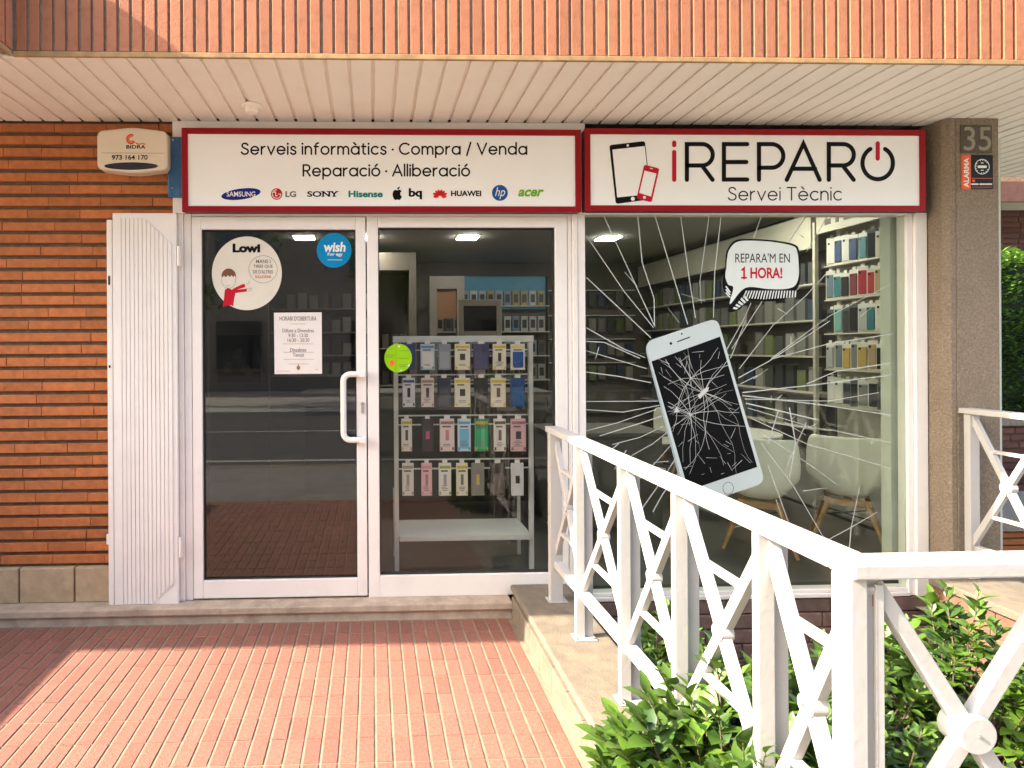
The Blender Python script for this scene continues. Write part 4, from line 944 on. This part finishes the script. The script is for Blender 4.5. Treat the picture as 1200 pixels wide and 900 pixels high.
for k in range(7): 
    u, v = random.uniform(.1,.75), random.uniform(.1,.75); mb.box(bx0+(bx1-bx0)*u,bx0+(bx1-bx0)*(u+.15),2.897,2.8995,bz0+(bz1-bz0)*v,bz0+(bz1-bz0)*(v+.15))
mb.build('pinned_paper', cmat((.16,.16,.14)), pic)
mb = MB(); mb.box(bx0-.25,bx1+.08,2.935,3.0,.09,2.3); wpn = tag(mb.build('room_divider', M['wall_dim'], origin=(bx0,2.95,.09)), 'dim partition panel behind the framed notice board', 'partition')

# shell chairs at a table
def make_chair(x, y, rz, label, s=1.0):
    t = thing('shell_chair', (x,y,.0885), label, 'chair', 'cream shell chairs in the shop'); t.rotation_euler = (0,0,rz)
    o = Vector((x,y,.0885))
    # profile from seat front over the back; chair faces +Y (into the shop), back toward the street
    prof = [(.20,.405,.19),(.12,.385,.205),(0,.365,.20),(-.09,.352,.175),(-.145,.365,.185),(-.178,.42,.215),(-.195,.50,.235),(-.207,.60,.238),(-.217,.69,.232),(-.224,.75,.224),(-.229,.785,.206)]
    n = 12; outer = []; inner = []
    for (yy, zz, hw) in prof:
        for k in range(n+1):
            u = -1+2*k/n; lift = .07*abs(u)**3; fwd = .085*abs(u)**2.5
            seat = 1 if yy > -.12 else 0
            p = Vector((u*hw, yy+(fwd*.5 if yy < -.05 and seat else 0 if seat else fwd), zz+(lift if zz < .43 else 0)))
            outer.append(p)
    mb = MB(); W = n+1
    mb.v = [v+o for v in outer]; 
    for r in range(len(prof)-1):
        for k in range(n): mb.f.append((r*W+k, r*W+k+1, (r+1)*W+k+1, (r+1)*W+k)); mb.t.append(.5)
    sh_ = mb.build('seat_shell', M['chair_shell'], t, smooth=True)
    md = sh_.modifiers.new('thick', 'SOLIDIFY'); md.thickness = .010; md.offset = 0
    ms = sh_.modifiers.new('sub', 'SUBSURF'); ms.levels = ms.render_levels = 1
    for sx in (-1,1):
        for a, b in (((.10,.13,.355),(.215,.20,0)),((.10,-.12,.335),(.215,-.21,0))):
            mb = MB(); mb.tube([Vector((sx*a[0],a[1],a[2]))+o, Vector((sx*b[0],b[1],b[2]+.0))+o], .019, 10, .011); mb.build('leg', M['wood'], t)
    mb = MB(); mb.v = []; mb.box(-.13,.13,-.14,-.10,.295,.338); mb.box(-.13,.13,.10,.14,.31,.352); mb.box(-.02,.02,-.10,.10,.305,.335); mb.v = [v+o for v in mb.v]; mb.build('seat_frame', M['wood'], t)
    mb = MB(); mb.tube([o+Vector((-.155,-.16,.22)), o+Vector((.155,.165,.22))], .005, 8); mb.tube([o+Vector((.155,-.16,.21)), o+Vector((-.155,.165,.21))], .005, 8); mb.build('brace', M['black'], t)
    return t
make_chair(3.38,.74,radians(-38),'cream shell chair with wooden legs at the right of the window')
make_chair(2.73,.72,radians(-34),'cream shell chair partly covered by the corner of the broken phone picture')
make_chair(3.10,2.45,radians(175),'small distant cream shell chair facing the window above the other chair')
tb = thing('round_table', (3.0,1.7,.09), 'pale topped table behind the shell chairs', 'table')
mb = MB(); mb.prism([(3.05+.42*cos(2*pi*k/36), 1.65+.42*sin(2*pi*k/36), .74) for k in range(36)], (0,0,.022)); mb.build('tabletop', M['chair_shell'], tb)
mb = MB(); mb.tube([(3.05,1.65,.10),(3.05,1.65,.74)], .03, 12); mb.tube([(3.05,1.65,.089),(3.05,1.65,.105)], .22, 24); mb.build('pedestal', M['rack'], tb)
bn = thing('bench', (1.7,1.2,.09), 'low dark cabinet with pale top behind the cracked window print', 'cabinet')
mb = MB(); mb.box(1.4,2.25,1.15,1.7,.0885,.80); mb.build('body', M['wall_dim'], bn, bevel=.005)
mb = MB(); mb.box(1.37,2.28,1.12,1.73,.802,.835); mb.build('top', M['wall_dim'], bn, bevel=.004)

# ================================================================== PLANTER
kw = thing('planter_kerb', (.95,-1.1,0), 'pale stone planter kerb between the red pavers and the shrubs', 'planter wall')
mb = MB(); mb.box(.775, 1.10, -2.30, -.03, .118, .152); mb.build('coping', M['kerbstone'], kw, bevel=.014, seg=3)
mb = MB(); y = -.115
while y > -2.3:
    mb.slab(.765, .80, max(y-.178,-2.3), y, -.02, .1165, .003, 'x-'); y -= .182
mb.box(.79, 1.09, -2.295, -.12, -.5, .1165)
mb.build('cladding', M['kerbstone'], kw)
fw = thing('planter_wall', (2.1,-2.22,-.3), 'low stone front wall of the planter beneath the front railing', 'planter wall')
mb = MB(); mb.box(1.102, 3.6, -2.30, -2.16, -.4, .10); mb.build('wall', M['kerbstone'], fw)
mb = MB(); mb.box(1.102, 3.6, -2.32, -2.14, .102, .15); mb.build('coping', M['kerbstone'], fw, bevel=.01)
rw = thing('planter_wall', (3.3,-1.1,-.3), 'rose brick planter wall with stone coping right of the shrubs', 'planter wall')
mb = MB()
for k in range(8):
    z1 = .145-k*.072; y = -.0+random.random()*.2
    while y > -2.15:
        a, b = max(y-.24, -2.15), min(y, -.135)
        if b-a > .02: mb.cur = random.random(); mb.slab(3.148+random.uniform(-.002,.002), 3.2, a+.004, b-.004, z1-.064, z1, .003, 'x-')
        y -= .24
mb.build('bricks', M['brick_rose'], rw)
mb = MB(); mb.box(3.157, 3.62, -2.155, -.134, -.5, .148); mb.build('core', M['mortar_light'], rw)
mb = MB(); mb.box(3.125, 3.66, -2.15, -.135, .150, .195); mb.build('coping', M['kerbstone'], rw, bevel=.006)

# ================================================================== RAILINGS
ZT, ZB = 1.075, .355
def rail_section(t, P, Q_, ties=True, br=.024, hl=.020, lift=0):
    """one X panel between two points P and Q_ (plan x,y): two flat diagonals, boss, short ties"""
    P, Q_ = Vector(P), Vector(Q_); d = (Q_-P).normalized(); nrm = Vector((-d.y, d.x)); L_ = (Q_-P).length
    za, zb = ZT-.045, ZB+.02+lift; zc = (za+zb)/2; side = (nrm.x, nrm.y, 0)
    pt = lambda u, z: (P.x+d.x*u, P.y+d.y*u, z)
    e = .012
    mb = MB(); mb.bar(pt(-e,za), pt(L_+e,zb), .026, .030, side); mb.build('brace', M['rail_white'], t, bevel=.002)
    mb = MB(); k_ = .016/sqrt((L_/2)**2+(zc-zb)**2); mb.bar(pt(-e,zb), pt(L_/2*(1-k_*2),zc-(zc-zb)*k_*2), .025, .030, side); mb.build('brace', M['rail_white'], t, bevel=.002)
    mb = MB(); mb.bar(pt(L_/2*(1+k_*2),zc+(zc-zb)*k_*2), pt(L_+e,za), .025, .030, side); mb.build('brace', M['rail_white'], t, bevel=.002)
    c = pt(L_/2, zc)
    mb = MB(); n3 = Vector((nrm.x, nrm.y, 0)); mb.tube([Vector(c)-n3*hl, Vector(c)+n3*hl], br, 28); b = mb.build('boss', M['rail_white'], t, bevel=.003)
    mb = MB()
    for s_ in (-1, 1): mb.tube([Vector(c)+n3*(s_*(hl-.001)), Vector(c)+n3*(s_*(hl+.003))], .0035, 8)
    mb.build('bolt', M['steel'], b)
    if ties:
        for f in (.25, .75):
            z = zb+(za-zb)*f; h = abs(.5-f); u0 = L_*(.5-h); u1 = L_*(.5+h)
            mb = MB(); mb.bar(pt(u0+.008,z), pt(u1-.008,z), .022, .018, side); mb.build('tie_bar', M['rail_white'], t, bevel=.002)
rl = thing('railing', (.98,-1.2,.15), 'white metal railing with crossed braces around the front of the planter', 'railing')
XR = .972
def side_y(px): return onX(px, 600, XR-.035).y
posts = [side_y(p) for p in (643, 673.5, 724.5, 787.5, 882.5)]
ycor = -2.245
pdep = .020
for i, y in enumerate(posts):
    if i == 0:
        mb = MB(); mb.box(XR-.040, XR+.026, y-.045, y, .152, ZT-.031); mb.build('post', M['rail_white'], rl, bevel=.003)
    else:
        mb = MB(); mb.box(XR-.040, XR+.003, y-.024, y, .152, ZT-.031); mb.build('post', M['rail_white'], rl, bevel=.003)
        mb = MB(); mb.box(XR+.006, XR+.046, y-.010, y+.014, .152, ZT-.031); mb.build('post', M['rail_white'], rl, bevel=.003)
    mb = MB(); mb.box(XR-.052, XR+.052, y-.050, y+.022, .1525, .157); mb.build('base_plate', M['rail_white'], rl, bevel=.002)
mb = MB(); mb.box(XR-.043, XR-.008, ycor, ycor+.05, .152, ZT-.031); mb.build('post', M['rail_white'], rl, bevel=.003)
ys = posts+[ycor+.03]
for a, b in zip(ys, ys[1:]): rail_section(rl, (XR, a-.022), (XR, b))
mb = MB(); mb.box(XR-.044, XR+.030, ycor+.057, posts[0]+.03, ZT-.030, ZT); mb.build('handrail', M['rail_white'], rl, bevel=.004)
mb = MB(); mb.box(XR-.022, XR+.022, ycor+.05, posts[0]-.046, ZB-.018, ZB+.016); mb.build('bottom_rail', M['rail_white'], rl, bevel=.003)
# front run
fx = [XR+.03, 1.395, 1.79, 2.185, 2.58, 2.975, 3.34]
mb = MB(); mb.box(XR-.0445, 3.40, ycor-.012, ycor+.055, ZT-.030, ZT+.001); mb.build('handrail', M['rail_white'], rl, bevel=.004)
mb = MB(); mb.box(XR+.029, 3.36, ycor+.006, ycor+.04, ZB-.018, ZB+.016); mb.build('bottom_rail', M['rail_white'], rl, bevel=.003)
mb = MB(); mb.box(XR-.005, XR+.028, ycor+.012, ycor+.046, .152, ZT-.031); mb.build('post', M['rail_white'], rl, bevel=.002)
mb = MB(); mb.box(XR+.012, XR+.0278, ycor+.004, ycor+.0115, ZB+.02, ZT-.045); mb.build('end_bar', M['rail_white'], rl, bevel=.001)
mb = MB(); mb.q((XR+.0095, ycor+.0112, .985),(XR+.0115, ycor+.0112, .985),(XR+.0115, ycor+.0112, 1.018),(XR+.010, ycor+.0112, 1.018)); mb.build('rust_mark', M['rust'], rl)
for x in fx[1:]:
    mb = MB(); mb.box(x-.03, x+.03, ycor+.005, ycor+.04, .152, ZT-.031); mb.build('post', M['rail_white'], rl, bevel=.003)
for a, b in zip([XR+.028]+fx[1:], [x-.03 for x in fx[1:]]): rail_section(rl, (a if a < 1.2 else a+.03, ycor+.022), (b, ycor+.022), ties=False, br=.037, hl=.026, lift=.06)
# railing on the right-hand wall
r2 = thing('railing', (3.32,-1.1,.2), 'short white railing standing in front of the concrete pillar', 'railing')
XR2 = 3.34; sv = (ZT, ZB); ZT, ZB = 1.145, .37
ry = [-.16, -.54, -.92, -1.30, -1.68, -2.06]
for y in ry:
    mb = MB(); mb.box(XR2-.028, XR2+.028, y-.035, y, .196, ZT-.031); mb.build('post', M['rail_white'], r2, bevel=.003)
for a, b in zip(ry, ry[1:]): rail_section(r2, (XR2, a-.035), (XR2, b), br=.032)
mb = MB(); mb.box(XR2-.04, XR2+.04, -2.10, -.14, ZT-.030, ZT); mb.build('handrail', M['rail_white'], r2, bevel=.004)
mb = MB(); mb.box(XR2-.02, XR2+.02, -2.06, -.206, ZB-.016, ZB+.016); mb.build('bottom_rail', M['rail_white'], r2, bevel=.003)
ZT, ZB = sv
for y in posts[:3]:
    for sx in (-.042, .042):
        mb = MB(); mb.tube([(XR+sx, y-.038, .1575),(XR+sx, y-.038, .1625)], .006, 6); mb.build('bolt', M['steel'], rl)

# ================================================================== SHRUBS
def leaf(mb, base, d, up, L_, w, tint, curl=.25):
    d = d.normalized(); s_ = d.cross(up)
    if s_.length < 1e-3: s_ = d.cross(Vector((1,0,0)))
    s_.normalize(); u = s_.cross(d).normalized(); mb.cur = tint
    prof = [(0,.06),(.22,.72),(.48,1.0),(.75,.68),(1.0,.03)]; n = len(mb.v)
    for t, ww in prof:
        c = base+d*(L_*t)-u*(curl*L_*t*t)
        e = s_*(w/2*ww); f = u*(w*.16*ww)
        mb.v += [c-e+f, c, c+e+f]
    for k in range(4):
        a = n+3*k; mb.f += [(a,a+1,a+4,a+3),(a+1,a+2,a+5,a+4)]; mb.t += [tint]*2
def shrub(x, y, z, rx, ry_, h, n, label, seed, sz=.062, twig=9, lim=None):
    rg = random.Random(seed); t = thing('shrub', (x,y,z), label, 'shrub', 'green shrubs in the planter'); fo = MB(); sm = MB()
    for k in range(n):
        a = rg.uniform(0, 2*pi); r = sqrt(rg.random()); hh = h*(1-.45*r*r)*rg.uniform(.42, 1.05)
        tip = Vector((x+rx*r*cos(a), y+ry_*r*sin(a), z+hh)); b0 = Vector((x+rx*.25*r*cos(a), y+ry_*.25*r*sin(a), z))
        mid = (tip+b0)/2+Vector((rg.uniform(-.04,.04), rg.uniform(-.04,.04), .03))
        if lim and not lim(tip): continue
        sm.tube([b0, mid, tip], .006, 5, .0018)
        ax = (tip-mid).normalized(); base_t = rg.betavariate(2.2, 2.4)
        s0 = ax.orthogonal().normalized()
        for j in range(twig):
            f = 1-.62*j/twig; p = mid+(tip-mid)*f; ang = j*pi/2+(j % 2)*pi+rg.uniform(-.5,.5)+k
            rad = Matrix.Rotation(ang, 3, ax) @ s0
            spread = .35+.85*(j/twig)
            d = (ax*(1-spread*.6)+rad*spread+Vector((0,0,.18))).normalized()
            if d.y > -.2: d = (d+Vector((-.25,-.35,.1))*rg.random()).normalized()
            LL = sz*rg.uniform(.7,1.2)*(1-.35*(j < 2))
            tn = min(1, max(0, base_t+(.28 if j < 3 else 0)+rg.uniform(-.22,.22)))
            if rg.random() < .05: LL *= .6
            leaf(fo, p, d, Vector((0,0,1)), LL, LL*rg.uniform(.52,.66), tn, rg.uniform(.1,.4))
    sm.build('stem', M['bark'], t)
    f = fo.build('foliage', M['leaf'], t, smooth=True)
    return t
shrub(1.02,-1.76,-.05,.39,.42,.66,210,'leafy green shrub spilling over the stone kerb under the railing',1,.080,11)
shrub(1.50,-1.45,-.33,.36,.42,.80,140,'dense green shrub behind the middle panels of the railing',2,.072,10)
shrub(1.95,-.95,-.33,.40,.42,.62,100,'shaded green shrub close to the wall below the shop window',3,.068,10)
shrub(1.60,-1.98,-.33,.36,.16,.66,90,'low broad-leaved shrub right behind the front railing',4,.092,10)
shrub(2.48,-.92,-.33,.27,.48,.80,95,'tall sunlit shrub leaning on the rose brick planter wall',5,.076,11, lim=lambda p: p.x < 3.11)
shrub(2.25,-1.66,-.33,.42,.34,.52,120,'low green shrub behind the boss of the front railing',6,.078,10)
shrub(1.38,-.72,-.33,.28,.45,.60,90,'shaded shrub between the kerb and the window wall',8,.064,10)

# ================================================================== RIGHT-HAND SIDE YARD
hw = thing('low_wall', (5.5,1.6,-.3), 'low striped brick wall under the clipped hedge right of the pillar', 'wall')
mb = MB()
for k in range(20):
    z0 = -.4+k*.0625
    if z0 > .78: break
    x = 4.4-random.random()*.25
    while x < 8:
        mb.cur = random.random(); mb.slab(x+.003, x+.247, 1.55, 1.62, z0+.008, z0+.055, .003, 'y-'); x += .25
mb.build('bricks', M['brick_side'], hw)
mb = MB(); mb.box(4.13,8.2,1.565,1.75,-.5,.80); mb.build('core', M['mortar_dark'], hw)
mb = MB(); mb.box(4.13,8.2,1.52,1.76,.805,.86); mb.build('coping', M['mortar_grey'], hw)
fs = thing('low_wall', (5.0,.6,-.2), 'terracotta striped planter front with pale ledge beyond the second railing', 'wall')
mb = MB()
for k in range(11):
    z0 = -.35+k*.05; mb.cur = random.random(); mb.slab(4.13, 8, .60, .66, z0+.006, z0+.043, .003, 'y-')
mb.build('bricks', M['brick'], fs); 
mb = MB(); mb.box(4.13,8.05,.617,.9,-.5,.205); mb.build('core', M['mortar_dark'], fs)
mb = MB(); mb.box(4.12,8.1,.56,1.3,.21,.30); mb.build('ledge', M['mortar_grey'], fs, bevel=.005)
hd_ = thing('hedge', (5.5,2.1,.8), 'clipped green hedge right of the concrete pillar', 'hedge')
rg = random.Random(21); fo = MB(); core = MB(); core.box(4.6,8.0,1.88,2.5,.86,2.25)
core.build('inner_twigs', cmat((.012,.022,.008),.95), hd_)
for k in range(6500):
    x = rg.uniform(5.0,7.4); top = rg.random() < .22; z = rg.uniform(.86,2.36); y = 1.80+rg.uniform(0,.1)+.04*sin(x*7)*sin(z*6)
    if top: y = rg.uniform(1.85,2.5); z = 2.26+rg.uniform(0,.12)+.03*sin(x*9)
    d = Vector((rg.uniform(-1,1), rg.uniform(-1,-.1), rg.uniform(-.2,1)))
    leaf(fo, Vector((x,y,z)), d, Vector((0,0,1)), rg.uniform(.04,.07), .032, min(1,max(0,rg.gauss(.45+(.4 if top or z > 2.2 else 0),.2))), .2)  # top leaves tinted paler to stand for the sun on them
fo.build('foliage', M['hedge_leaf'], hd_)
nb = thing('neighbour_building', (6,3.2,0), 'dark maroon brick neighbour building with pale eaves behind the hedge', 'building')
mb = MB()
for k in range(48):
    z0 = .9+k*.062
    if z0 > 3.1: break
    x = 4.4-random.random()*.25
    while x < 8.5:
        mb.cur = random.random(); mb.slab(x+.003, x+.247, 3.1, 3.2, z0+.008, z0+.056, .003, 'y-'); x += .25
mb.build('brick_wall', M['brick_side'], nb)
mb = MB(); mb.box(4.12,9,3.115,3.6,-.03,3.6); mb.build('core', M['mortar_dark'], nb)
ev = MB(); ev.box(4.12,9,2.62,3.09,3.02,3.14); ev.build('eaves', M['soffit'], nb)
ev = MB(); ev.box(4.12,9,2.58,2.615,2.99,3.2); ev.build('fascia', M['brick_side'], nb)

# ================================================================== ACROSS THE STREET (seen mirrored in the glass)
lw2 = thing('shadow_wall', (-3.4,-.7,0), 'unseen low wall added on the far left to shade the pavement', 'wall')  # unseen wall, added for the shadow it throws on the left pavement
mb = MB(); mb.box(-3.62,-3.40,-2.6,-.13,-.03,1.30); mb.build('wall', M['bldg'], lw2)
mb = MB(); mb.box(-3.64,-3.38,-2.62,-.13,1.302,1.345); mb.build('coping', M['kerbstone'], lw2)
ob_ = thing('street_building', (0,-18,0), 'rendered apartment block on the far side of the street', 'building')
mb = MB(); mb.box(-22,24,-24,-18,-.02,13); mb.build('wall', M['bldg'], ob_)
for i in range(9):
    for k in range(3):
        x = -20+i*4.8; z = .8+k*3.4
        mb = MB(); mb.box(x,x+1.6,-17.99,-17.9,z,z+1.7); w = mb.build('window', M['bldg_win'], ob_)
        mb = MB(); mb.box(x-.1,x+1.7,-17.98,-17.75,z-.12,z-.01); mb.build('sill', M['kerbstone'], w)
def tree(x, y, h, seed, label):
    rg = random.Random(seed); t = thing('street_tree', (x,y,0), label, 'tree', 'trees across the street')
    mb = MB(); mb.tube([(x,y,-.03),(x+.05,y,h*.25),(x-.03,y+.05,h*.55)], .17, 10, .09)
    for k in range(6):
        a = k*1.05+rg.random(); mb.tube([(x,y,h*(.35+.03*k)), (x+.9*cos(a),y+.9*sin(a),h*(.55+.05*k))], .06, 6, .02)
    mb.build('trunk', M['bark'], t); fo = MB()
    cl = [Vector((x+rg.gauss(0,.9), y+rg.gauss(0,.9), h*rg.uniform(.5,1))) for _ in range(26)]
    for c in cl:
        tn = rg.uniform(.1,.8)
        for _ in range(70):
            p = c+Vector((rg.gauss(0,.3),rg.gauss(0,.3),rg.gauss(0,.25)))
            leaf(fo, p, Vector((rg.uniform(-1,1),rg.uniform(-1,1),rg.uniform(-.6,.6))), Vector((0,0,1)), .17, .10, min(1,max(0,tn+rg.uniform(-.15,.15))))
    fo.build('crown', M['hedge_leaf'], t)
tree(-5.5,-12.6,5.2,31,'round street tree across the road, left of the entrance')
tree(1.0,-13.0,5.8,32,'tall street tree across the road, facing the entrance')
tree(6.8,-12.4,5.0,33,'street tree across the road, facing the shop window')
